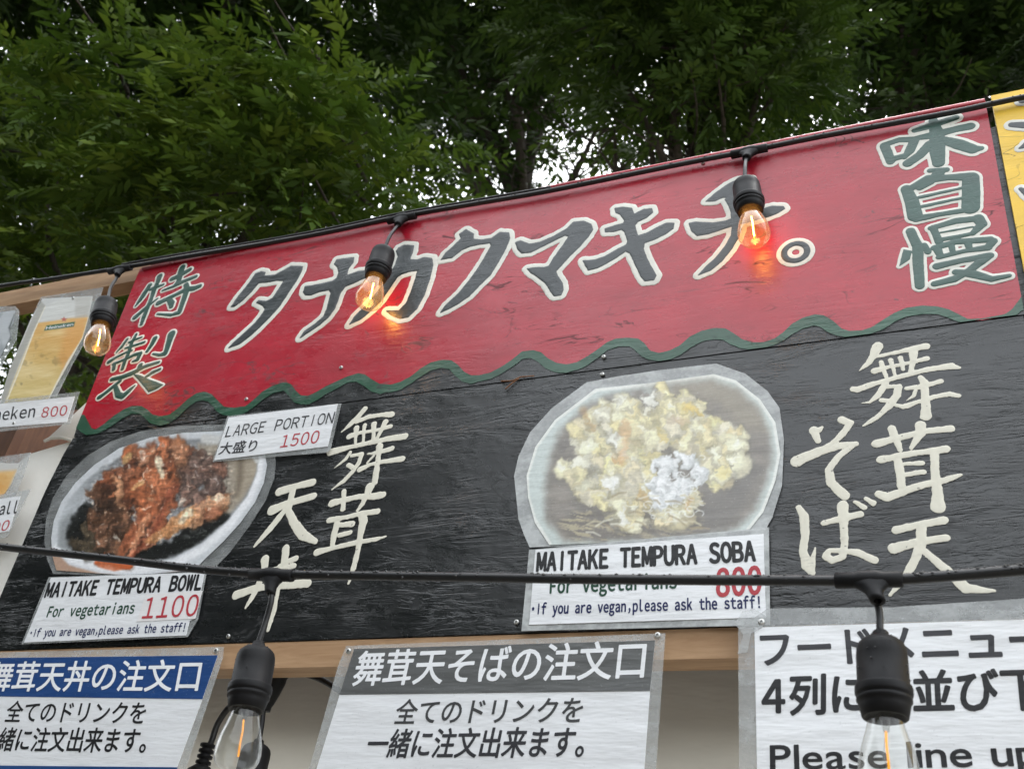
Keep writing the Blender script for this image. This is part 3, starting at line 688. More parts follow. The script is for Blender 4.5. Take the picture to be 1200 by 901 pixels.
def heap(p, poly, n, pal, size, seed, aspect=(.55, 1.0), rot=(0, 180), shade=.55, shine=.5, shc=(255, 250, 235), grow=0.0):
    rg = np.random.default_rng(seed); P_ = np.array(poly); x0, y0 = P_.min(0); x1, y1 = P_.max(0); pts = []
    while len(pts) < n:
        c = rg.uniform((x0-grow, y0-grow), (x1+grow, y1+grow))
        if sd_poly(np.array([[c[0]]]), np.array([[c[1]]]), poly)[0, 0] < grow: pts.append(c)
    pts.sort(key=lambda c: c[1]*.5+rg.uniform(0, 26)); pal = np.asarray(pal, float)
    for k_, (cx, cy) in enumerate(pts):
        r_ = rg.uniform(*size); ry = r_*rg.uniform(*aspect); ro = rg.uniform(*rot); t = rg.random()*(len(pal)-1.001); i = int(t); col = pal[i]*(1-t+i)+pal[i+1]*(t-i)
        petal(p, cx+.8, cy+1.4, r_*1.12, ry*1.15, ro, col*.42, shade, .3, .3, k_*.37)
        petal(p, cx, cy, r_, ry, ro, col*.86, .95, .16, .3, k_*.37)
        petal(p, cx-r_*.12, cy-ry*.18, r_*.74, ry*.66, ro, np.clip(col*1.12, 0, 255), .75, .4, .3, k_*.37+1)
        if rg.random() < shine: petal(p, cx-r_*.25+rg.normal(0, 1), cy-ry*.35+rg.normal(0, .6), r_*rg.uniform(.18, .42), ry*rg.uniform(.10, .26), ro+rg.normal(0, 15), shc, .75, .4, .4, k_*.7)
# ---- fried mushroom bowl
FILM1 = [(62,672),(55,655),(52,634),(54,608),(62,583),(78,557),(102,534),(130,517),(165,505),(210,499),(262,497),(300,505),(318,520),(323,540),(321,560),(311,586),(292,616),(268,648),(246,670),(180,676)]
PIC1 = [(66,668),(61,650),(60,630),(63,610),(72,588),(88,566),(110,545),(140,525),(175,513),(215,507),(262,505),(296,513),(309,527),(313,545),(309,566),(299,588),(282,612),(262,634),(240,655),(228,668),(150,674)]
bowl = empty('food_photo', P(190, 672, -.004), 'cut-out laminated photo of a white bowl of brown fried mushrooms', 'photo')
slab('lamination_film', FILM1, -.0035, .0012, M_film_thin, bowl)
p = Paint(54, 496, 326, 680, .85)
p.lay((205, 208, 212), np.ones(p.X.shape))
p.lay((182, 150, 130), p.poly([(58,640),(90,664),(160,678),(240,664),(262,640),(300,600),(330,600),(250,690),(60,690)], 3))
for k_, (wd, cc) in enumerate([(13, (214,216,220)), (8, (236,237,240))]):
    p.lay(cc, p.stroke([(66,640,wd*.35),(84,656,wd*.5),(120,665,wd*.55),(165,667,wd*.5),(205,660,wd*.5),(238,643,wd*.5),(268,616,wd*.5),(292,584,wd*.45),(304,556,wd*.4),(306,538,wd*.4)], 2))
inn = p.poly([(67,640),(68,612),(80,586),(100,563),(130,540),(165,524),(210,515),(262,513),(292,520),(302,535),(301,552),(290,580),(266,610),(236,636),(202,654),(160,661),(120,658),(86,650)], 2)
gl_ = ss(70, 150, p.X-(p.Y-600)*.4)
p.lay((np.array((188,192,196))[None, None]*(1-.25*gl_[..., None]))/255, inn)
p.lay((150,154,156), p.poly([(68,640),(70,612),(84,598),(92,610),(84,640),(92,652)], 4)*inn)
broth = np.stack([150+30*fbm(p.X*.05, p.Y*.12, 4), 138+30*fbm(p.X*.05, p.Y*.12, 4), 122+28*fbm(p.X*.05, p.Y*.12, 4)], -1)/255
p.lay(broth, p.poly([(232,520),(290,518),(304,535),(300,560),(280,592),(255,612),(238,600)], 4)*inn)
p.lay((100,88,74), p.stroke([(283,524,3),(281,560,4),(278,580,2)], 4)*.6*inn)
p.lay((206,206,204), p.stroke([(240,514,5),(272,516,4),(292,524,3),(301,540,2.5)], 2))
nori = p.poly([(76,632),(84,604),(98,592),(112,596),(150,640),(200,634),(232,606),(262,598),(272,604),(240,632),(205,652),(160,660),(110,657),(84,648)], 3, 3)
p.lay((24,25,24), nori*inn)
st = ss(.62, .72, fbm(p.X*.10, p.Y*.55, 3)); p.lay((118,122,118), nori*inn*st*.55*ss(200, 230, p.X))
sp = ss(.72, .78, vnoise(p.X*.6, p.Y*.6)); p.lay((120,124,122), nori*inn*sp*.22)
DK = [(62,40,28),(104,66,44),(132,88,62),(92,60,44),(150,98,66)]
RU = [(96,54,34),(160,84,48),(192,104,62),(130,74,50),(214,150,104),(150,88,62)]
GY = [(86,66,58),(128,104,94),(104,80,70),(150,122,108),(120,72,52)]
heap(p, [(84,634),(98,612),(114,606),(122,640),(116,652),(94,648)], 26, [(58,48,38),(92,78,58),(70,58,44),(104,88,64)], (4, 8), 12, shade=.4, shine=.12)
heap(p, [(108,602),(110,578),(124,562),(140,552),(150,570),(156,606),(160,626),(150,650),(126,650),(114,628)], 46, [(62,40,28),(112,72,48),(138,92,64),(92,60,44),(160,106,74)], (8, 17), 3, (.35, .7), (50, 140), .55, .25)
heap(p, [(198,560),(208,546),(226,538),(238,528),(254,532),(263,545),(261,562),(250,580),(228,592),(206,596)], 56, [(86,62,54),(134,106,96),(108,80,70),(158,126,112),(128,78,58)], (5.5, 12), 15, (.35, .8), (0, 180), .6, .45)
heap(p, [(122,562),(138,548),(147,535),(168,526),(190,521),(212,526),(222,540),(206,556),(200,580),(186,604),(166,612),(152,596),(138,580)], 84, [(110,58,36),(184,96,54),(212,118,72),(146,80,54),(226,158,108),(168,94,62)], (7, 16), 23, (.35, .75), (70, 190), .62, .5)
heap(p, [(212,606),(240,588),(262,578),(270,590),(250,604),(226,616),(196,626),(186,620)], 34, [(196,110,66),(222,150,100),(236,180,136),(176,90,56)], (5, 10), 27, (.35, .7), (140, 170), .5, .6)
heap(p, [(150,650),(160,624),(178,600),(198,572),(208,560),(206,584),(190,614),(176,634),(162,652)], 22, [(176,92,56),(206,116,74),(150,74,48),(222,146,104)], (7, 15), 28, (.25, .42), (110, 130), .5, .45)
heap(p, [(112,660),(150,664),(150,658),(118,655)], 10, [(206,104,60),(186,90,50),(222,130,80)], (4, 8), 29, (.5, .8), (0, 20), .3, .5)
hm = p.poly([(80,640),(100,580),(120,550),(150,528),(190,514),(230,522),(262,524),(272,545),(276,590),(246,612),(200,634),(168,656),(120,660)], 8)
p.warp(hm, 9, .075, 3); p.warp(hm, 5, .15, 5)
for pts, cc in [([(142,650,4),(152,630,7),(166,612,8),(180,596,5),(190,576,3),(203,558,1.5)], (190,98,58)), ([(155,640,2),(166,618,4.5),(174,604,2.5)], (226,146,98)),
                ([(150,656,2),(172,636,3.5),(186,612,3),(199,576,1.2)], (150,70,44)), ([(172,634,3),(196,622,7),(216,608,8.5),(226,598,5)], (222,150,88)),
                ([(212,612,3),(222,600,4)], (246,226,190)), ([(186,538,3),(188,552,4),(190,560,2)], (242,232,196)), ([(146,540,3),(150,534,4)], (226,180,110)),
                ([(230,596,3),(250,588,5),(264,586,4)], (224,160,116)), ([(250,584,2),(262,582,2.5)], (240,212,180)), ([(156,572,2),(166,566,3)], (238,180,110)), ([(210,592,2),(216,586,3)], (232,212,190)),
                ([(118,660,5),(134,664,5),(150,662,4)], (206,104,60))]:
    p.lay(cc, p.stroke(pts, 1.6)*(.6+.4*fbm(p.X*.3, p.Y*.3, 3))*np.clip(inn+ss(655, 660, p.Y), 0, 1))
p.warp(hm, 3, .16, 15)
lum = p.img.mean(-1, keepdims=True); hm_ = (hm*ss(.5, .56, p.img[..., 0]/(p.img[..., 2]+.25)*.42))[..., None]
p.img = p.img*(1-.22*hm[..., None])+lum*.22*hm[..., None]
rl = relief(p, .09, 5, 1.4, 3)*.5+relief(p, .2, 8, 1.0, 3)*.35; p.img = np.clip(p.img*(1-1.0*(rl*hm)[..., None]), 0, 1)
gl2 = hm*ss(.62, .74, fbm(p.X*.22+7, p.Y*.22, 3))*ss(.0, .12, -rl)*ss(.30, .5, p.img[..., 0]); p.lay((250, 226, 200), gl2*.6)
p.img *= (.94+.12*fbm(p.X*.5, p.Y*.5, 3))[..., None]
p.mesh('print', PIC1, -.0045, bowl)

# ---- noodle bowl
def Z5(l, s_=3.5294, ox=590, oy=410): return [(a/s_+ox, b_/s_+oy) for a, b_ in l]
FILM2 = Z5([(108,815),(85,765),(62,700),(52,600),(44,520),(62,440),(110,340),(200,240),(345,133),(480,108),(640,84),(880,56),(1000,98),(1092,170),(1142,240),(1160,370),(1152,560),(1112,690),(1082,745),(600,800)])
PIC2 = Z5([(190,806),(130,715),(102,610),(95,520),(132,400),(212,290),(380,160),(620,135),(870,100),(960,125),(1062,205),(1125,300),(1146,430),(1125,540),(1075,670),(1015,745),(600,790)])
soba = empty('food_photo', P(760, 640, -.004), 'cut-out laminated photo of a noodle bowl with pale battered mushrooms', 'photo')
slab('lamination_film', FILM2, -.0035, .0012, M_film_veil, soba)
p = Paint(610, 432, 922, 645, .95)
p.lay((192, 202, 198), np.ones(p.X.shape))
E2 = lambda l, **k: p.poly(Z5(l), **k)
p.lay((226,228,222), p.stroke([(a, b_, 2.2) for a, b_ in Z5([(190,800),(128,700),(100,600),(97,520),(135,400),(215,290),(385,165),(625,140),(868,106),(958,130),(1058,208),(1120,302),(1140,430),(1120,540),(1070,668),(1010,745)])], 1.2))
bx = fbm(p.X*.035, p.Y*.10, 5)
brc = np.stack([88+62*bx, 81+60*bx, 73+56*bx], -1)/255
br = E2([(175,700),(170,560),(190,440),(240,330),(330,240),(420,190),(620,152),(860,125),(960,160),(1050,240),(1098,330),(1112,430),(1090,540),(1040,660),(960,740),(760,780),(420,790),(250,790)], soft=7, warp=3)
p.lay(brc, br)
p.lay((150,140,118), E2([(620,150),(860,122),(960,160),(1050,240),(1095,340),(1000,330),(860,210),(700,180)], soft=10)*.6)
p.lay((92,88,84), E2([(780,600),(960,520),(1060,500),(1000,660),(900,740),(780,730)], soft=12, warp=6)*.5)
nd = E2([(230,720),(340,640),(460,660),(620,700),(800,670),(820,740),(600,775),(300,785)], soft=7, warp=5)
fil = ss(.5, .62, fbm(p.X*.05+3, p.Y*.42-p.X*.08, 4)); p.lay((176,164,128), nd*fil*.85); p.lay((84,76,66), nd*(1-fil)*.5)
YL = [(222,210,164),(236,228,196),(226,208,146),(242,238,220),(214,202,170),(236,222,160),(208,190,150)]
for pts, seed, cell in [([(290,320),(400,240),(480,212),(552,250),(562,300),(582,400),(594,462),(520,470),(480,420),(430,450),(340,500),(330,440),(312,360)], 21, 17),
                  ([(560,290),(600,220),(650,168),(690,186),(730,232),(800,212),(842,270),(860,310),(960,320),(992,400),(930,440),(972,482),(952,522),(880,545),(830,480),(760,420),(700,410),(640,405),(570,345)], 23, 18),
                  ([(322,560),(400,520),(440,470),(560,470),(625,600),(570,690),(500,720),(420,650),(345,590)], 27, 15), ([(260,500),(320,480),(330,540),(280,530)], 28, 7),
                  ([(560,610),(640,560),(700,640),(800,600),(790,690),(680,700),(600,660)], 29, 12), ([(450,640),(560,610),(580,690),(540,730),(450,700)], 30, 8)]:
    mk_ = E2(pts, soft=1.3, warp=6, wf=.11, seed=seed, grow=5.0)
    dk_ = E2([(a+7, b_+12) for a, b_ in pts], soft=5, warp=6, wf=.11, seed=seed, grow=5.0); p.lay((90,82,68), dk_*.5)
    zp = Z5(pts); area = abs(sum(zp[a][0]*zp[(a+1) % len(zp)][1]-zp[(a+1) % len(zp)][0]*zp[a][1] for a in range(len(zp))))/2
    heap(p, zp, int(area/42)+6, YL, (6, 15), seed, (.45, .9), (0, 180), .34, .5, (252, 250, 238), 2.0)
for pts, cc in [([(330,250),(350,300),(372,330)], (168,130,80)), ([(505,320),(515,370),(500,420)], (206,160,110)), ([(770,250),(800,270)], (226,190,80)), ([(700,280),(740,300)], (180,150,120)), ([(640,350),(680,370)], (206,180,90)), ([(900,500),(930,505)], (226,206,120)), ([(570,600),(600,620)], (196,150,80)), ([(735,575),(760,630)], (190,140,76)), ([(470,430),(480,450)], (214,160,90))]:
    p.lay(cc, p.stroke([(a, b_, 4.5) for a, b_ in Z5(pts)], 4)*.6)
hm = E2([(230,470),(290,300),(460,195),(640,150),(860,190),(990,320),(1000,480),(900,570),(800,700),(600,750),(400,740),(280,600)], soft=9)
p.warp(hm, 9, .07, 4); p.warp(hm, 6, .15, 6); p.warp(hm, 3, .36, 8)
ng = E2([(598,500),(640,415),(700,430),(722,415),(792,478),(832,512),(802,570),(742,600),(692,652),(640,642),(604,572)], soft=1.3, warp=7, wf=.13, seed=5, grow=4.0)
heap(p, Z5([(598,500),(640,425),(700,440),(722,425),(792,478),(826,512),(802,565),(742,596),(692,645),(640,638),(604,572)]), 44, [(228,234,232),(246,248,248),(236,240,240),(250,250,250)], (5, 12), 41, (.35, .8), (0, 180), .16, .6, (255, 255, 255), 1.5)
p.warp(hm, 4.5, .13, 21)
rr = np.random.default_rng(9)
for k_ in range(46):
    a, b_ = Z5([(rr.uniform(590, 840), rr.uniform(420, 700))])[0]; r_ = rr.uniform(2.5, 6); t0 = rr.uniform(0, 6.3)
    arc = [(a+r_*math.cos(t0+q), b_+r_*.7*math.sin(t0+q), .55) for q in np.linspace(0, 3.6, 7)]
    p.lay((244,246,246), p.stroke(arc, .8)*.75)
for k_ in range(34):
    a, b_ = Z5([(rr.uniform(300, 780), rr.uniform(600, 760))])[0]; q = rr.uniform(-.5, .7); L = rr.uniform(8, 26)
    p.lay([(206,196,160),(224,220,200),(150,134,100)][k_ % 3], p.stroke([(a, b_, .9), (a+L*.5*math.cos(q), b_+L*.5*math.sin(q)-2, 1.2), (a+L*math.cos(q), b_+L*math.sin(q), .8)], .9)*.7)
p.img = p.img*.93+.045
p.img *= (.95+.10*fbm(p.X*.5, p.Y*.5, 3))[..., None]
p.mesh('print', PIC2, -.0045, soba)

# ---- beer glass pictures on the left frame
FY = .006
beer = empty('drink_photo', P(20, 470, FY), 'laminated photo of a tall glass of golden beer with green band', 'photo')
slab('lamination_film', [(48,348),(121,336.5),(117,349),(104,392),(85,426),(66,464),(-2,475),(11,433),(36,374)], FY-.0015, .0012, M_film, beer)
p = Paint(-5, 338, 122, 486, .7)
p.lay((206,206,204), np.ones(p.X.shape))
t_ = ss(350, 480, p.Y)[..., None]
lq = np.array((222,168,92))*(1-t_)+np.array((208,188,124))*t_
fl = fbm(p.X*.03+p.Y*.02, p.Y*.10, 4)[..., None]; lq = lq+(np.array((240,220,170))-lq)*np.clip(fl*1.5-.45, 0, 1)
lq = lq*(1-.25*ss(.62, .8, fbm(p.X*.12, p.Y*.12, 3))[..., None]*t_)
p.lay(np.clip(lq, 0, 255)/255, p.poly([(44,378.5),(62,376),(80,373),(103,371.5),(100,395),(80,420),(70,440),(56,470),(0,482),(6,470),(22,430)], 1.2))
p.lay((214,214,210), p.poly([(48,377),(54,359),(66,352),(84,349),(108,348),(104,371),(80,373)], 1.5))
p.lay((190,188,182), p.poly([(88,349),(108,347),(103,371),(88,373)], 2)*.8)
p.lay((222,160,86), p.poly([(80,375),(101,372),(98,396),(74,432),(68,420)], 5)*.7)
for s_ in ([(53,359,.6),(40,388,.7),(24,430,.8),(8,469,.8)], [(104,372,.7),(97,396,.9),(80,424,1),(66,450,1),(57,468,1)]): p.lay((238,232,214), p.stroke(s_, .6))
p.lay((170,168,160), p.poly([(-4,485),(-4,455),(24,405),(47,352),(53,358),(38,390),(20,432),(6,470)], 1)*.9)
p.lay((38,96,72), p.poly([(54.5,381.5),(88,377),(86.3,382.7),(51.5,387.6)], .5))
star = [(75+(4.2 if k_ % 2 == 0 else 1.8)*math.sin(k_*math.pi/5), 374.3-(3.4 if k_ % 2 == 0 else 1.5)*math.cos(k_*math.pi/5)) for k_ in range(10)]
p.lay((186,96,84), p.poly(star, .4))
p.mesh('print', [(50,350),(109,347),(104,372),(97,396),(81,425),(67,450),(57,469),(-2,478),(11,433),(36,374)], FY-.0026, beer)
line('beer', 'Heineken', (53.5, 386.4), (86.3, 381.6), (54.6, 382.6), I_white, 'prop', .01, FY-.0034)
hb = empty('drink_photo', P(-10, 590, FY), 'laminated photo of an amber highball glass, mostly cut off at left edge', 'photo')
slab('lamination_film', [(-50,541),(0,535),(36,530),(28,556),(16,585),(-50,600)], FY-.0015, .0012, M_film, hb)
p = Paint(-50, 536, 30, 600, .9)
p.lay((204,203,200), np.ones(p.X.shape)); am = fbm(p.X*.08, p.Y*.1, 4)[..., None]
p.lay((np.array((206,140,66))*(1-am)+np.array((236,206,150))*am)/255, p.poly([(-50,556),(-10,553),(19,551),(10,572),(2,590),(-50,596)], 3))
p.mesh('print', [(-50,549),(0,542),(23,543),(14,566),(2,583),(-50,597)], FY-.0026, hb)
gp = empty('drink_photo', P(-10, 430, FY), 'laminated photo of a clear pale drink cut off at left edge', 'photo')
slab('lamination_film', [(-40,366),(0,359),(18,358.5),(22.5,364),(21,380),(19,398),(8,416),(-2,436),(-40,446)], FY-.0005, .0012, M_film, gp)
p = Paint(-42, 358, 26, 446, .9)
p.lay((186,190,194), np.ones(p.X.shape)); p.lay((150,156,160), ss(.45, .7, fbm(p.X*.1, p.Y*.06, 3))*.7)
p.lay((90,94,96), p.stroke([(17,368,.5),(11,384,1),(13,394,.7),(6,408,.6),(-2,424,.6)], .8))
p.mesh('print', [(-40,372),(0,366),(18,363.5),(16,378),(11,386),(13,396),(4,412),(-4,428),(-40,440)], FY-.0016, gp)

# ================================================================== PRICE LABELS
def label(name, lab, cat, filmp, paperp, y, film_mat=M_film, paper_mat=M_paper):
    cx = sum(q[0] for q in paperp)/len(paperp); cy = max(q[1] for q in paperp)
    r = empty(name, P(cx, cy, y), lab, cat)
    if filmp: slab('lamination_film', filmp, y, .001, film_mat, r)
    slab('card', paperp, y-.0011, .001, paper_mat, r)
    return r
KEY = {}
LY = -.0066
KEY['large'] = label('price_label', 'white laminated label reading LARGE PORTION 1500', 'label', [(266.5,487.5),(400,472.5),(387,527),(383,530),(249,541)], [(268,489),(395.6,473.2),(384,523),(251,539)], LY)
KEY['bowl'] = label('price_label', 'white laminated label reading MAITAKE TEMPURA BOWL with 1100 price sticker', 'label', [(57,676),(242,669.5),(232,725),(219.5,746),(25,754.5)], [(59.6,676.7),(239.4,670.5),(229,724),(222,727),(217.8,744),(28,752.5)], LY)
KEY['soba'] = label('price_label', 'misted white laminated label reading MAITAKE TEMPURA SOBA', 'label', [(620,644),(901,617.5),(902.5,732),(611,739)], [(627.4,644),(894.6,625.4),(897.5,723),(620,731.7)], LY, M_film_veil)
KEY['beerl'] = label('price_label', 'narrow white laminated label priced 800 under the beer photo', 'label', [(-50,474),(93,459),(82,496.5),(-50,511)], [(-46,478),(87.5,464.3),(78,494.5),(-46,504)], FY-.006)
KEY['hball'] = label('price_label', 'white laminated label ending in ball at left picture edge', 'label', [(-50,588),(36,573),(8,629),(-50,640)], [(-46,591),(24,581),(10,622),(-46,634)], FY-.006)
slab('price_sticker', [(171,696.3),(237,692),(228.6,724.6),(160,728)], LY-.0018, .0006, M_patch, KEY['bowl'])
t1 = LY-.0015
line('large', 'LARGE PORTION', (262,512.4), (390.5,495.6), (266.2,499.6), I_dark, 'mono', .004, t1)
line('large', '大盛り', (255,532.8), (302.5,528.3), (259.2,518.8), I_dark, 'cjk', .014, t1)
line('large', '1500', (326.5,524.6), (373.5,518.4), (330.5,510.2), I_red, 'mono', .004, t1)
line('bowl', 'MAITAKE TEMPURA BOWL', (51.2,699.6), (236,690.6), (56.6,683), I_black, 'mono', .042, t1)
line('bowl', 'For vegetarians', (53.5,722.8), (157,718.2), (57.5,710.6), I_green, 'mono', .026, t1)
line('bowl', '1100', (164,724.6), (231.5,721), (170,700.2), I_red, 'mono', .006, LY-.0022)
line('bowl', '・If you are vegan,please ask the staff!', (33,746), (217.6,739.6), (35.8,737), I_navy, 'mono', .026, t1)
line('soba', 'MAITAKE TEMPURA SOBA', (628,669), (886,656.6), (629.5,647.8), I_black, 'mono', .044, t1)
line('soba', 'For vegetarians', (643,695), (794,688.6), (644,678.5), I_green, 'mono', .030, t1)
line('soba', '800', (838,698.6), (894,695), (838,667), I_red, 'mono', .03, t1)
line('soba', '・If you are vegan,please ask the staff!', (621,719.5), (893.5,711.8), (622,707.4), I_navy, 'mono', .030, t1)
ly = FY-.0074
line('beerl', 'Heineken', (-38,496), (41.5,488.4), (-35,482.6), I_black, 'mono', .012, ly)
line('beerl', '800', (46.5,489.2), (78.5,486.6), (49.2,477.4), I_red, 'mono', .006, ly)
line('hball', 'Highball', (-42,607.5), (21.5,600.8), (-38,593.6), I_black, 'mono', .014, ly)
line('hball', '800', (-22,627), (10,620.5), (-18,615), I_red, 'mono', .006, ly)
screw(KEY['beerl'], 16.7, 496, FY-.006, 1.0); screw(beer, 86, 349.5, FY-.003, 1.0)

# ================================================================== THE THREE LARGE POSTERS UNDER THE BOARD
PY = -.0165
def poster(key, lab, filmp, paperp, bandp, band_mat, foot=None):
    cx = sum(q[0] for q in paperp)/len(paperp); cy = max(q[1] for q in paperp)
    r = empty('poster', P(cx, cy, PY), lab, 'poster'); KEY[key] = r
    slab('lamination_film', filmp, PY, .0010, M_film, r)
    slab('sheet', paperp, PY-.0011, .001, M_paper, r)
    if bandp: slab('header_band', bandp, PY-.0017, .0005, band_mat, r)
    if foot: slab('footer_band', foot, PY-.0017, .0005, band_mat, r)
ext = lambda a, b_, t: (a[0]+(b_[0]-a[0])*t, a[1]+(b_[1]-a[1])*t)
poster('blue', 'laminated poster with a deep blue header band and white Japanese heading', [(-120,768),(0,764),(262,757.5),(261,770),(218,899),(196,965),(-120,965)],
       [(-110,775),(0,770.5),(255,767.5),(237,818.6),(207,899),(188,955),(-110,955)], [(-110,775),(0,770.5),(255,767.5),(237,818.6),(0,815.5),(-110,814)], M_paper_blue, [(-110,897),(0,896.5),(208,898.5),(190,950),(-110,950)])
poster('gray', 'laminated poster with a mid grey header band, hanging between two screws', [(405.5,756.5),(779.7,741.5),(768.7,899),(764,965),(340,965),(362,900),(380,838),(396,780)],
       [(415,760),(767.7,750),(761.6,809),(755,899),(751,955),(353,955),(371,900),(398,813.5)], [(415,760),(767.7,750),(761.6,809),(398,813.5)], M_paper_grey)
poster('food', 'white laminated food menu poster with large black writing and no band', [(865,736),(900,712.5),(1046,711),(1260,697),(1275,965),(869,965),(866,898)],
       [(884,735),(1245,724.5),(1258,955),(889,955),(887,897)], None, None)
t2 = PY-.0021; t3 = PY-.0015
line('blue', '舞茸天丼の注文口', (-18,809), (235.5,809.5), (-8,775.5), I_white, 'cjk', .014, t2)
line('blue', '全てのドリンクを', (4,845.5), (170.5,848), (11,821), I_black, 'cjk', .012, t3)
line('blue', '一緒に注文出来ます。', (-25,879), (184,882), (-17,852), I_black, 'cjk', .014, t3)
line('gray', '舞茸天そばの注文口', (410.5,803), (759,794), (420.5,763), I_white, 'cjk', .015, t2)
line('gray', '全てのドリンクを', (460,848), (684,846.5), (467,819.5), I_grey, 'cjk', .012, t3)
line('gray', '一緒に注文出来ます。', (426,887.5), (702,886.5), (435,854.5), I_dark, 'cjk', .016, t3)
line('food', 'フードメニュー', (886,781.5), (1237,770.5), (884.5,739.5), I_dark, 'cjk', .022, t3)
line('food', '4', (891,834.5), (922,834), (891,797), I_black, 'mono', .03, t3)
line('food', '列にお並び下', (923,836.8), (1228,830.4), (924,791), I_black, 'cjk', .024, t3)
line('food', 'Please line up', (903,901.5), (1225,896), (902.5,872.5), I_black, 'prop', .018, t3)
slab('clear_tape', [(864,766),(871,744),(861,730),(870,716),(884,713),(899,722),(893,735),(880,742),(876,764)], PY-.0022, .0008, M_film, KEY['food'])
screw(KEY['blue'], 254, 762.5, PY, 1.15); screw(KEY['gray'], 409, 763, PY, 1.15); screw(KEY['gray'], 771, 744.5, PY, 1.15); screw(KEY['food'], 892.6, 729, PY, 1.15)
KEY['beer'] = beer
make_glyphs()
for a in LINES: build_line(KEY[a[0]], *a[1:])

# ================================================================== TIMBER, CANVAS, INTERIOR
def beam_px(name, lab, cat, x0, x1, ytop, ybot, mat, y0, y1):
    r = None; b = MB(); b.box(x0, x1, y0, y1, ybot, ytop); o = b.build(name, mat, None, loc=((x0+x1)/2, y0, ybot)); tag(o, lab, cat); return o
zb = P(830, 771.5, .002)[2]
beam_px('timber_beam', 'pale sawn timber beam running under the black signboard', 'beam', -.9, 3.0, ZB-.0015, zb, M_wood, .002, .044)
zl0 = P(80, 344, .013)[2]; zl1 = P(80, 331, .013)[2]
beam_px('timber_beam', 'weathered pale timber beam above the beer photo', 'beam', -2.2, .004, zl1+.012, zl0, M_wood, .0135, .0535)
pa = P(20, 503, .055); pw = pa[0]-P(-34, 505, .055)[0]
b = MB(); b.box(pa[0]-pw, pa[0], .055, .080, 0, P(20, 484, .055)[2]); o = b.build('timber_post', M_wood_dark, None, loc=(pa[0]-pw/2, .1, 0)); tag(o, 'brown square timber post behind the beer label', 'post')
# white canvas wall on the left: draped sheet with a folded hem
cv = empty('canvas_wall', P(40, 700, .08), 'white tent canvas sheet with folded hem left of the signboard', 'canvas')
def cloth(name, poly, y, thick, mat, parent):
    o = slab(name, poly, y, thick, mat, parent); return o
cloth('sheet', [(112,502),(84,517),(36,531.5),(-10,566),(-90,650),(-200,760),(-200,1000),(60,1000),(110,700)], .045, .004, M_canvas, cv)
hp = [P(q[0], q[1], .038) for q in [(52,517),(60,513.5),(72,513),(82,515.5),(96,520)]]
cloth('folded_hem', [(112,462),(102,471),(52,517),(60,514),(72,513.4),(82,516),(100,520),(125,500)], .040, .004, M_canvas, cv)
b = MB(); b.tube(catmull(hp, 4), .0035, 8); b.build('hem_roll', M_canvas, cv, True)
# grey vinyl sheet closing the stall behind the posters
NX, NZ = 60, 30; V = []; F = []
for j in range(NZ+1):
    for i in range(NX+1):
        x = -1.2+4.6*i/NX; z = 1.0+1.6*j/NZ
        V.append((x, .30+.02*math.sin(x*5+.6*math.sin(z*3))+.012*math.sin(z*21)*math.exp(-((z-2.12)/.12)**2)-.05*(z-1.8), z))
for j in range(NZ):
    for i in range(NX): F.append((j*(NX+1)+i, j*(NX+1)+i+1, (j+1)*(NX+1)+i+1, (j+1)*(NX+1)+i))
o = mk('vinyl_sheet', V, F, M_vinyl, None, True, loc=(1.1, .3, 1.0)); b = MB(); b.box(-1.2, 3.4, .42, .44, 2.03, 2.95); b.build('added_shade_board', M_wood_dark, o); tag(o, 'grey vinyl sheet closing the dim stall behind the posters', 'vinyl sheet')  # unseen dark board added behind the vinyl to shade its upper part

_m = Mat('rain water'); _m.set(Base_Color=(.03, .03, .033), Roughness=.05, Specular_IOR_Level=1.0); M_drop = _m.m
M_needle = plain('dry brown needle', (.20, .085, .035), .6)
for lab, pts in [('dry brown pine needle stuck in the joint between the boards', [(587,446.5),(600,446),(607,443),(612,441.5),(626,440.6)]), ('short reddish dry needle slanting below the joint of the boards', [(592,456),(600,449),(608,443.5)])]:
    q = [P(a, b_, -.0035) for a, b_ in pts]; b = MB(); b.tube(catmull(q, 4), .0012, 6); o = b.build('dry_needle', M_needle, None, True, loc=tuple(q[0])); tag(o, lab, 'needle')
# ================================================================== STRING LIGHTS
def shared(name, fn, mat, smooth=True):
    b = MB(); fn(b); me = bpy.data.meshes.new(name); me.from_pydata(b.v, [], b.f); me.update()
    if smooth: me.polygons.foreach_set('use_smooth', [True]*len(me.polygons))
    me.materials.append(mat); return me
def _sock(b):
    b.lathe([(.0002, 0), (.0062, 0), (.0078, -.002), (.0084, -.006), (.0110, -.0070), (.0172, -.0100), (.0215, -.0142), (.0234, -.0195), (.0240, -.027), (.0242, -.0555), (.0262, -.0562), (.0267, -.0585), (.0267, -.0635), (.0262, -.0655),
             (.0246, -.0660), (.0246, -.0672), (.0256, -.0678), (.0256, -.0712), (.0244, -.0718), (.0236, -.0760), (.0212, -.0862), (.0190, -.0864), (.0150, -.0800), (.0002, -.0800)], 36)
def _bulb(b):
    b.lathe([(.0150, -.080), (.0158, -.088), (.0180, -.097), (.0212, -.107), (.0243, -.1175), (.0265, -.1285), (.0272, -.137), (.0262, -.1445), (.0232, -.1510), (.0185, -.1555), (.0120, -.1585), (.0055, -.1598), (.0002, -.1600)], 36)
def _fil(b):
    b.tube([(.0015, 0, -.098), (-.0008, .0006, -.112), (-.0022, 0, -.126), (-.0035, 0, -.140)], .0011, 8)
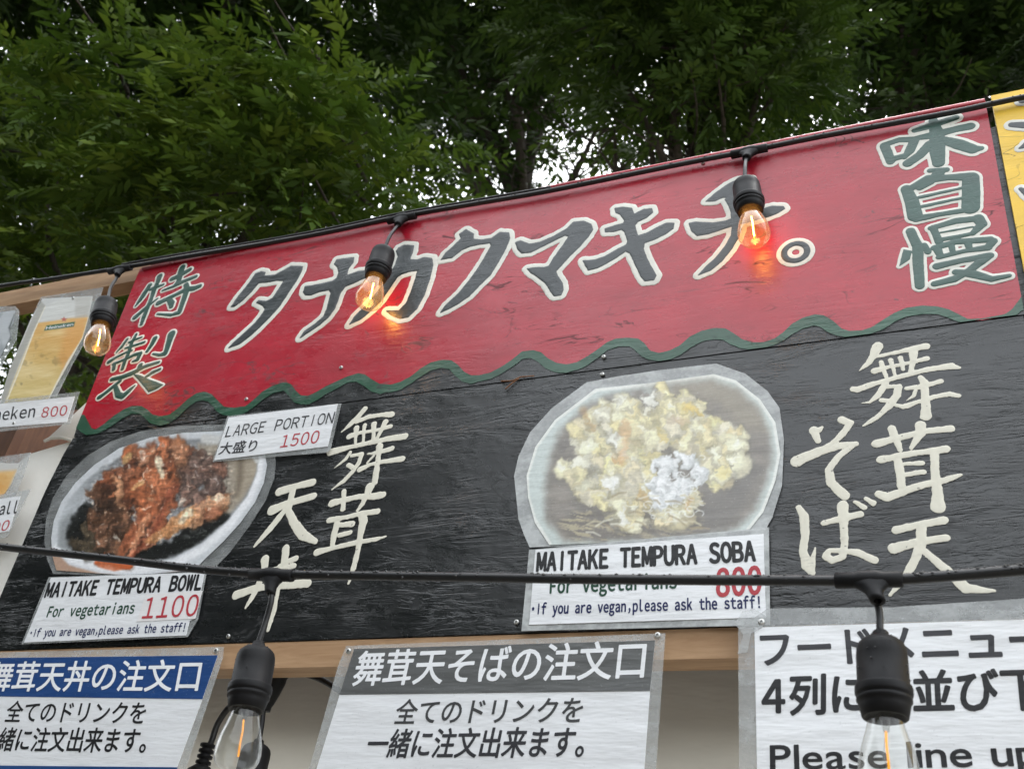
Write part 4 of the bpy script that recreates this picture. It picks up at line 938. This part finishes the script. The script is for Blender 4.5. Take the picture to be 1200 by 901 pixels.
def _stem(b):
    b.lathe([(.0060, -.080), (.0048, -.088), (.0030, -.096), (.0026, -.099), (.0002, -.100)], 14)
    b.tube([(-.0035, 0, -.140), (.004, .003, -.120), (.005, 0, -.098)], .0004, 6)
ME_sock = shared('socket', _sock, M_socket); ME_amber = shared('bulb', _bulb, M_amber); ME_clear = shared('bulb', _bulb, M_clear)
ME_hot = shared('filament', _fil, M_fil_hot); ME_dim = shared('filament', _fil, M_fil_dim); ME_stem = shared('glass_stem', _stem, M_stem)
def lamp(root, top, bottom, hot, power, spin=0.0):
    top = np.array(top); z = Vector(tuple(top-np.array(bottom))).normalized()
    q = z.to_track_quat('Z', 'Y'); q = q @ Matrix.Rotation(spin, 3, 'Z').to_quaternion()
    o = bpy.data.objects.new('socket', ME_sock); C.objects.link(o); o.parent = root
    o.location = Vector(tuple(top))-wloc(root); o.rotation_mode = 'QUATERNION'; o.rotation_quaternion = q
    for nm, me in (('bulb', ME_amber if hot else ME_clear), ('filament', ME_hot if hot else ME_dim), ('glass_stem', ME_stem)):
        c = bpy.data.objects.new(nm, me); C.objects.link(c); c.parent = o
    if power:
        l = bpy.data.lights.new('bulb_light', 'POINT'); l.energy = power; l.color = (1, .47, .13); l.shadow_soft_size = .010
        lo = bpy.data.objects.new('bulb_light', l); C.objects.link(lo); lo.parent = o; lo.location = (0, 0, -.122)
    return o
def drops_on_socket(sock, seed):
    rg = np.random.default_rng(seed); d = MB()
    for k_ in range(70):
        t = rg.random(); r_, z_ = (.009+.0145*t, -.0065-.012*t**2) if rg.random() < .8 else (.0243, -.02-.03*rg.random())
        q = rg.uniform(0, 2*math.pi); s_ = rg.uniform(.0005, .0014); c = np.array([r_*math.cos(q), r_*math.sin(q), z_]); k0 = len(d.v)
        d.v += [tuple(c+s_*np.array(w_)) for w_ in ((1,0,0),(-1,0,0),(0,1,0),(0,-1,0),(0,0,.9),(0,0,-.9))]
        d.f += [(k0+a, k0+b_, k0+c_) for a, b_, c_ in ((0,2,4),(2,1,4),(1,3,4),(3,0,4),(2,0,5),(1,2,5),(3,1,5),(0,3,5))]
    me = bpy.data.meshes.new('water_drops'); me.from_pydata(d.v, [], d.f); me.polygons.foreach_set('use_smooth', [True]*len(me.polygons)); me.materials.append(M_drop)
    o = bpy.data.objects.new('water_drops', me); C.objects.link(o); o.parent = sock; o['kind'] = 'stuff'
def tee(root, p, axis, down, s=1.0):
    """T connector: two collars on the cable and a flared web with the drop outlet"""
    p = np.array(p); a = _n(np.array(axis)); d = _n(np.array(down)); c = np.cross(a, d)
    b = MB()
    b.tube([p-a*.033*s, p-a*.0325*s, p-a*.014*s, p-a*.008*s, p+a*.008*s, p+a*.014*s, p+a*.0325*s, p+a*.033*s], [.0070*s, .0082*s, .0082*s, .0098*s, .0098*s, .0082*s, .0082*s, .0070*s], 16)
    n = 20; k0 = len(b.v); rows = [(0, .0235, .0080), (.006, .0205, .0082), (.012, .0130, .0080), (.018, .0088, .0078), (.026, .0078, .0076), (.030, .0076, .0074), (.0302, .0040, .0040)]
    for t, ra, rc in rows:
        for j in range(n):
            q = 2*math.pi*j/n; b.v.append(tuple(p+d*t*s+a*ra*s*math.cos(q)+c*rc*s*math.sin(q)))
    for i in range(len(rows)-1):
        for j in range(n):
            j2 = (j+1) % n; b.f.append((k0+i*n+j, k0+i*n+j2, k0+(i+1)*n+j2, k0+(i+1)*n+j))
    return b.build('connector', M_socket, root, True)
def cable(root, pts, r, name='cable', wet=True, k=10):
    pts = catmull(pts, k); rng = np.random.default_rng(len(pts)); b = MB()
    b.tube(pts, r, 12); o = b.build(name, M_rubber, root, True)
    if wet:
        d = MB()
        for i in range(int(len(pts)*1.6)):
            q = rng.uniform(0, len(pts)-1.01); i0 = int(q); p = np.array(pts[i0])*(1-q+i0)+np.array(pts[i0+1])*(q-i0)
            an = rng.normal(0, .8); s_ = rng.uniform(.0009, .0026)
            c = p+np.array([0, -math.sin(an+.5)*r, math.cos(an+.5)*r])
            for f in range(1):
                k0 = len(d.v); d.v += [tuple(c+s_*np.array(w_)) for w_ in ((1.2,0,0),(-1.2,0,0),(0,1,0),(0,-1,0),(0,0,.8),(0,0,-.8))]
                d.f += [(k0+a, k0+b_, k0+c_) for a, b_, c_ in ((0,2,4),(2,1,4),(1,3,4),(3,0,4),(2,0,5),(1,2,5),(3,1,5),(0,3,5))]
        w_ = d.build('water_drops', M_drop, o, True); w_['kind'] = 'stuff'
    return o

YC = -.0125
top = empty('string_lights', P(500, 249, YC), 'black cable with glowing amber bulbs along the top of the red signboard', 'string lights', None)
cp_ = [(-120, 358), (0, 335.5), (60, 327), (143, 314), (220, 300.5), (300, 287.5), (380, 273), (470, 254), (550, 240), (645, 223.5), (790, 194), (878, 177), (960, 160.5), (1040, 146), (1120, 131), (1200, 114), (1300, 96)]
cable(top, [P(a, b_, YC) for a, b_ in cp_], .0051)
b = MB(); b.tube(catmull([P(a, b_-4.2, YC+.006) for a, b_ in cp_[3:10]], 8), .0026, 8); b.build('support_wire', M_rubber, top, True)
YL_ = -.043
for tp, ct, cb, bt in [((141, 316), (136, 327), (126.5, 349), (110.5, 418)), ((471, 256), (465, 266), (452, 288.5), (432, 352)), ((878, 178), (874.5, 187), (873, 209.5), (885.5, 285))]:
    p0 = P(*tp, YC); t = P(tp[0]+8, tp[1]-1.6, YC)-p0
    tee(top, p0+np.array([0, -.001, 0]), t, P(*ct, YC-.012)-p0, 1.0)
    YL_ = -.085 if tp[0] < 200 else -.043
    a0 = P(*ct, YC-.012); a1 = P(*cb, YL_)
    b = MB(); b.tube(catmull([p0+np.array([0, -.002, -.012]), a0, (a0+a1)/2+np.array([0, -.004, 0]), a1+np.array([0, 0, .004]), a1+np.array([0, 0, -.004])], 6), .0036, 10); b.build('drop_cord', M_rubber, top, True)
    lamp(top, a1, P(*bt, YL_-.004), True, .010 if tp[0] < 200 else .023, .4)
YD = -.322
low = empty('string_lights', P(700, 678, YD), 'wet black cable with two clear bulbs strung in front of the black board', 'string lights')
lp_ = [(-150, 622), (0, 640.5), (130, 654.5), (240, 667.5), (319, 672.5), (400, 674), (500, 675.5), (700, 678.5), (930, 680), (1018, 680), (1100, 675.5), (1200, 667.5), (1330, 655)]
cable(low, [P(a, b_, YD) for a, b_ in lp_], .0056, k=16)
for tp, ct, cb, bt in [((319, 674), (318.5, 700), (303.5, 752), (277, 890)), ((1018, 680), (1023, 692), (1031.5, 739), (1041.5, 905))]:
    p0 = P(*tp, YD); t = P(tp[0]+40, tp[1]+(1 if tp[0] < 500 else -.8), YD)-p0
    tee(low, p0+np.array([0, -.001, 0]), t, P(*ct, YD)-p0+np.array([0, -.004, 0]), 1.0)
    a0 = P(*ct, YD-.004); a1 = P(*cb, YD)
    mid = P(ct[0]+(cb[0]-ct[0])*.5+(3 if tp[0] > 500 else 1), (ct[1]+cb[1])/2, YD)
    b = MB(); b.tube(catmull([p0+np.array([0, 0, -.006]), a0, mid, a1+np.array([0, 0, .004]), a1+np.array([0, 0, -.004])], 8), .0036, 10); b.build('drop_cord', M_rubber, low, True)
    drops_on_socket(lamp(low, a1, P(*bt, YD), False, 0, .25), int(tp[0]))
# the second string tucked behind the posters: plug, cord, T and a hanging socket
YB = .075
bk = empty('string_lights', P(320, 800, YB), 'black cord with plug and socket half hidden behind the lower bulb', 'string lights')
cable(bk, [P(a, b_, YB) for a, b_ in [(337, 788), (352, 788.5), (372, 794), (392, 805), (420, 826), (470, 868)]], .0052, wet=False)
b = MB(); tb = [P(341, 786, YB), P(331, 789, YB), P(323, 798, YB), P(315, 815, YB), P(309, 832, YB)]
b.tube(catmull(tb, 5), [.0085]*3+[.011+.006*math.sin(i*.2) for i in range(15)]+[.011]*3, 14); b.build('connector', M_socket, bk, True)
b = MB(); q = [P(322+5*math.cos(a), 781+5*math.sin(a), YB-.01) for a in np.linspace(0, 6.28, 16)]; b.tube(q, .0025, 8); b.build('hanging_loop', M_socket, bk, True)
cable(bk, [P(a, b_, YB) for a, b_ in [(312, 826), (296, 822), (272, 826), (256, 846), (248, 868), (244, 876)]], .0052, 'cord', False)
b = MB(); ax0, ax1 = P(244, 872, YB), P(233, 912, YB)
n_ = 30; b.tube([ax0+(ax1-ax0)*i/n_ for i in range(n_+1)], [(.0105+.0022*(1 if (i % 5) < 3 else -1)) if i < 19 else .0125+.009*min(1, (i-19)/4) for i in range(n_+1)], 16); b.build('plug', M_socket, bk, True)
s1 = P(304, 866, YB); o = bpy.data.objects.new('socket', ME_sock); C.objects.link(o); o.parent = bk; o.location = Vector(tuple(s1))-wloc(bk)
b = MB(); b.tube(catmull([P(309, 828, YB), P(307, 848, YB), s1], 6), .0040, 10); b.build('drop_cord', M_rubber, bk, True)

# ================================================================== TREES
def leaf_mat(name, col, col2, trans=.28):
    m = Mat(name); m.nt.nodes.remove(m.b)
    v = m.noise(.9, (1, 1, 1), 3, .6); f = m.noise(11, (1, 1, 1), 2, .5)
    c = m.mix(m.ramp(v, [(.38, 0.0), (.62, 1.0)]), col, col2); c = m.mix(m.ramp(f, [(.35, 0.0), (.7, .5)]), c, tuple(a*.55 for a in col))
    an = m.n('ShaderNodeAttribute'); an.attribute_name = 'Tone'   # each spray has its own leaf tone, set at random
    c = m.mix(m.ramp(an.outputs['Fac'], [(0.0, .55), (.5, 0.0)]), c, tuple(q*.45 for q in col)); c = m.mix(m.ramp(an.outputs['Fac'], [(.45, 0.0), (1.0, .9)]), c, (col2[0]*1.7, col2[1]*1.5, col2[2]*1.2))
    d = m.n('ShaderNodeBsdfPrincipled'); m.l(c, d.inputs['Base Color']); d.inputs['Roughness'].default_value = .55; d.inputs['Specular IOR Level'].default_value = .10
    t = m.n('ShaderNodeBsdfTranslucent'); tc_ = m.mix(.4, c, (.09, .16, .012)); m.l(tc_, t.inputs[0])
    x = m.n('ShaderNodeMixShader'); x.inputs[0].default_value = trans; m.l(d.outputs[0], x.inputs[1]); m.l(t.outputs[0], x.inputs[2]); m.l(x.outputs[0], m.out.inputs[0]); return m.m
ML_light = leaf_mat('fresh green leaves', (.038, .074, .011), (.082, .122, .018), .26)
ML_mid = leaf_mat('mid green leaves', (.027, .056, .010), (.042, .076, .013), .2)
ML_dark = leaf_mat('dark green leaves', (.017, .039, .008), (.030, .058, .011), .15)
def crown(name, blobs, n, mat, parent, seed, pairs=6, L=.32, leaf=(.088, .026), droop=.35):
    r = np.random.default_rng(seed)
    wts = np.array([b_[3]*b_[4]*b_[5]*(b_[6] if len(b_) > 6 else 1) for b_ in blobs]); wts /= wts.sum()
    which = r.choice(len(blobs), n, p=wts); B = np.array([b_[:6] for b_ in blobs])[which]
    u = r.normal(size=(n, 3)); u /= np.linalg.norm(u, axis=1)[:, None]; rad = r.random(n)**.42
    off = u*rad[:, None]*B[:, 3:6]; base = B[:, :3]+off
    base += (np.stack([fbm(base[:, 1]*1.7+k*9, base[:, 2]*1.7+k*5, 3) for k in range(3)], 1)-.5)*.5   # clump
    az = np.arctan2(off[:, 1], off[:, 0])+r.normal(0, .9, n); el = r.normal(.05, .35, n)
    D = np.stack([np.cos(az)*np.cos(el), np.sin(az)*np.cos(el), np.sin(el)], 1)
    up = np.stack([r.normal(0, .3, n), r.normal(0, .3, n), np.ones(n)], 1)
    Sd = np.cross(D, up); Sd /= np.linalg.norm(Sd, axis=1)[:, None]; U = np.cross(Sd, D)
    Ls = L*r.uniform(.6, 1.25, n); V = []; T = []; big = r.uniform(.7, 1.3, n); tone = r.beta(1.6, 2.2, n)
    items = [(t, s) for t in np.linspace(.22, .94, pairs) for s in (-1, 1)]+[(1.0, 0)]
    for t, s in items:
        p = base+D*(Ls*t)[:, None]; p[:, 2] -= droop*Ls*t*t*.8
        a = .95-.3*t+r.normal(0, .12, n) if s else r.normal(0, .1, n)
        d = D*np.cos(a)[:, None]+Sd*(s*np.sin(a))[:, None] if s else D.copy()
        d[:, 2] -= droop*(.35+.6*t)+r.normal(0, .15, n); d /= np.linalg.norm(d, axis=1)[:, None]
        wv = np.cross(d, U+.35*r.normal(size=(n, 3))); wv /= np.linalg.norm(wv, axis=1)[:, None]; nn = np.cross(wv, d)
        l = leaf[0]*big*r.uniform(.75, 1.15, n)*(.72+.5*math.sin(math.pi*min(t, .8))); wd = leaf[1]*big*r.uniform(.75, 1.2, n)*.5
        c = p+d*(l*.42)[:, None]+nn*(l*.03)[:, None]; tip = p+d*l[:, None]; tip[:, 2] -= l*.10
        V.append(np.stack([p, c-wv*wd[:, None], tip, c+wv*wd[:, None]], 1)); T.append(np.repeat(np.clip(tone*r.uniform(.85, 1.15, n), 0, 1), 4))
    V = np.concatenate(V, 0).reshape(-1, 3)-np.array(wloc(parent)); k = len(V)//4
    me = bpy.data.meshes.new(name); me.vertices.add(len(V)); me.vertices.foreach_set('co', V.ravel())
    me.loops.add(4*k); me.loops.foreach_set('vertex_index', np.arange(4*k, dtype=np.int32))
    me.polygons.add(k); me.polygons.foreach_set('loop_start', np.arange(0, 4*k, 4, dtype=np.int32)); me.update(calc_edges=True)
    ta = me.attributes.new('Tone', 'FLOAT', 'POINT'); ta.data.foreach_set('value', np.concatenate(T).astype(np.float32))
    me.materials.append(mat); o = bpy.data.objects.new(name, me); C.objects.link(o); o.parent = parent; return o
def tree(label, blobs, n, mat, seed, trunk_r=.16, base=None, group=None, limbs=True, twigs=5, lean=.0, **kw):
    r = np.random.default_rng(seed+100); Bc = np.array([b_[:3] for b_ in blobs])
    c = Bc.mean(0); bx_, by_ = base if base is not None else (c[0], c[1])
    root = empty('tree', (bx_, by_, 0), label, 'tree', group)
    topz = Bc[:, 2].max(); b = MB()
    pts = [(bx_, by_, 0)]+[(bx_+(c[0]-bx_)*(t**2)*.8+r.normal(0, .05), by_+(c[1]-by_)*(t**2)*.8+r.normal(0, .05), topz*t) for t in (.2, .4, .6, .8, 1.0)]
    cp2 = catmull(pts, 6); nn = len(cp2)
    b.tube(cp2, [trunk_r*(1-.8*i/(nn-1)) for i in range(nn)], 12); b.build('trunk', M_bark, root, True)
    b = MB()
    for q in Bc:
        i = int(min(nn-3, max(4, (q[2]-.9-.35*np.hypot(q[0]-bx_, q[1]-by_))/topz*nn))); s0 = np.array(cp2[i]); m_ = (s0+q)/2+r.normal(0, .12, 3); m_[2] += .1
        L_ = catmull([s0, m_, q], 7); b.tube(L_, [max(.006, trunk_r*.38*(1-.85*j/(len(L_)-1))) for j in range(len(L_))], 8)
        for k in range(twigs):
            j = int(r.integers(5, len(L_))); e = np.array(L_[min(j, len(L_)-1)]); d = r.normal(0, .42, 3); d[2] = abs(d[2])*.5-.05
            T_ = catmull([e, e+d*.5+r.normal(0, .04, 3), e+d], 4); b.tube(T_, [max(.003, .013*(1-.8*j2/(len(T_)-1))) for j2 in range(len(T_))], 5)
    if limbs: b.build('branches', M_bark, root, True)
    crown('crown', blobs, n, mat, root, seed, **kw); return root
def bl(px, py, d, rpx, dz=1.0, den=1.0):
    c = at(px, py, d); R = rpx/FOC*d
    return (*c, R*1.0, R*1.15, R*dz, den)
G = 'trees behind the stall'
tree('young light green tree with feathery leaves close behind the red board', [bl(60,190,5.6,95),bl(150,110,5.8,80),bl(200,200,5.5,110),bl(330,130,5.7,75),bl(335,210,5.5,105),bl(430,215,5.6,80),bl(250,285,5.4,110),bl(110,290,5.5,110),bl(480,260,5.5,60),bl(385,80,5.8,50),bl(400,270,5.4,90),bl(-40,250,5.6,110),bl(20,380,5.7,90)], 1150, ML_light, 3, .07, base=(-1.9, 2.2), group=G, L=.38, leaf=(.084, .0265), pairs=7, droop=.45, twigs=3)
tree('tall dark dense tree at the far left behind the young one', [bl(-20,60,9.5,170),bl(140,40,9.8,150),bl(300,50,9.6,140),bl(70,200,9.4,170),bl(250,180,9.6,160),bl(420,60,9.8,120),bl(440,180,9.4,120),bl(60,350,9.2,140),bl(110,455,9.0,110),bl(-120,200,9.5,160),bl(200,-90,9.8,170),bl(420,-80,9.8,150),bl(180,330,9.3,140),bl(370,300,9.3,120),bl(100,-200,8.5,190),bl(320,-220,8.6,190),bl(-60,-120,8.8,190)], 7200, ML_dark, 5, .22, base=(-5.4, 4.2), group=G, pairs=4, L=.36, leaf=(.12, .042), droop=.25)
tree('tall tree with a dark bare trunk and open twiggy crown in the middle', [bl(520,30,10.5,95),bl(640,0,10.4,110),bl(590,95,10.6,75,1,.8),bl(700,150,10.6,60,1,.7),bl(560,190,10.4,55,1,.45),bl(650,-120,10.5,160),bl(520,110,10.4,70,1,.7),bl(760,170,10.5,50,1,.6),bl(610,190,10.8,60,1,.6),bl(660,110,11.4,90,1,.6),bl(560,240,10.9,60,1,.7),bl(790,210,11,60,1,.8),bl(480,60,11.5,110,1,1.2),bl(560,20,11.8,110,1,1.2),bl(470,150,11.3,80),bl(540,130,11.6,80,1,1),bl(740,90,11.5,90)], 3500, ML_dark, 8, .19, base=tuple(at(648,330,10.5)[:2]), group=G, pairs=4, L=.34, leaf=(.10, .034), droop=.3, twigs=12)
tree('mid green tree arching over the middle of the red board', [bl(700,50,7.4,75),bl(790,40,7.2,90),bl(760,115,7.3,60),bl(850,95,7.1,75),bl(900,40,7.3,85),bl(690,-60,7.5,110),bl(840,-60,7.2,120),bl(720,150,7.4,40),bl(905,115,7.2,55),bl(800,165,7.4,45),bl(830,190,7.6,60),bl(760,205,7.8,50)], 1850, ML_mid, 11, .12, base=(.2, 4.6), group=G, L=.36, leaf=(.085, .027), pairs=6, droop=.4)
tree('dark broad tree reaching out at the right end of the signboard', [bl(980,30,9.6,110),bl(1080,30,9.4,120),bl(1180,20,9.5,120),bl(1050,85,9.2,65),bl(1130,85,9.3,70),bl(1230,70,9.4,90),bl(1000,-90,9.6,150),bl(1180,-110,9.5,160),bl(900,90,9.8,75),bl(1290,-20,9.5,130),bl(880,-30,9.8,110),bl(1060,-240,9.2,190),bl(820,-220,9.4,170),bl(1070,140,9.4,60),bl(1140,120,9.4,70),bl(850,170,10,80)], 7200, ML_dark, 14, .2, base=(2.6, 6.2), group=G, pairs=4, L=.34, leaf=(.11, .038), droop=.25)
# trees on the viewer's side of the lane: they darken the gloss of the board's left half
LANE = 'leafy tree across the lane behind the viewer'
for k_, (tx, ty, th, tw) in enumerate([(-4.3, -4.2, 6.6, 2.0), (-8.0, -4.0, 8.0, 2.3), (-6.0, -8.5, 8.6, 2.6), (-2.2, -8.6, 6.4, 2.3), (1.4, -9.0, 5.4, 2.2), (5.0, -8.6, 5.0, 2.2)]):
    rg = np.random.default_rng(60+k_)
    bb = [(tx+rg.uniform(-.9, .9)*tw*.6, ty+rg.uniform(-.9, .9)*tw*.4, 1.6+(th-2.6)*q, tw*rg.uniform(.6, .85), tw*rg.uniform(.55, .8), 1.25) for q in np.linspace(0, 1, 7)]
    tree(LANE, bb, 2600, ML_dark, 30+k_, .15, base=(tx, ty), group='trees across the lane', pairs=4, L=.5, leaf=(.24, .10), droop=.25, twigs=1)
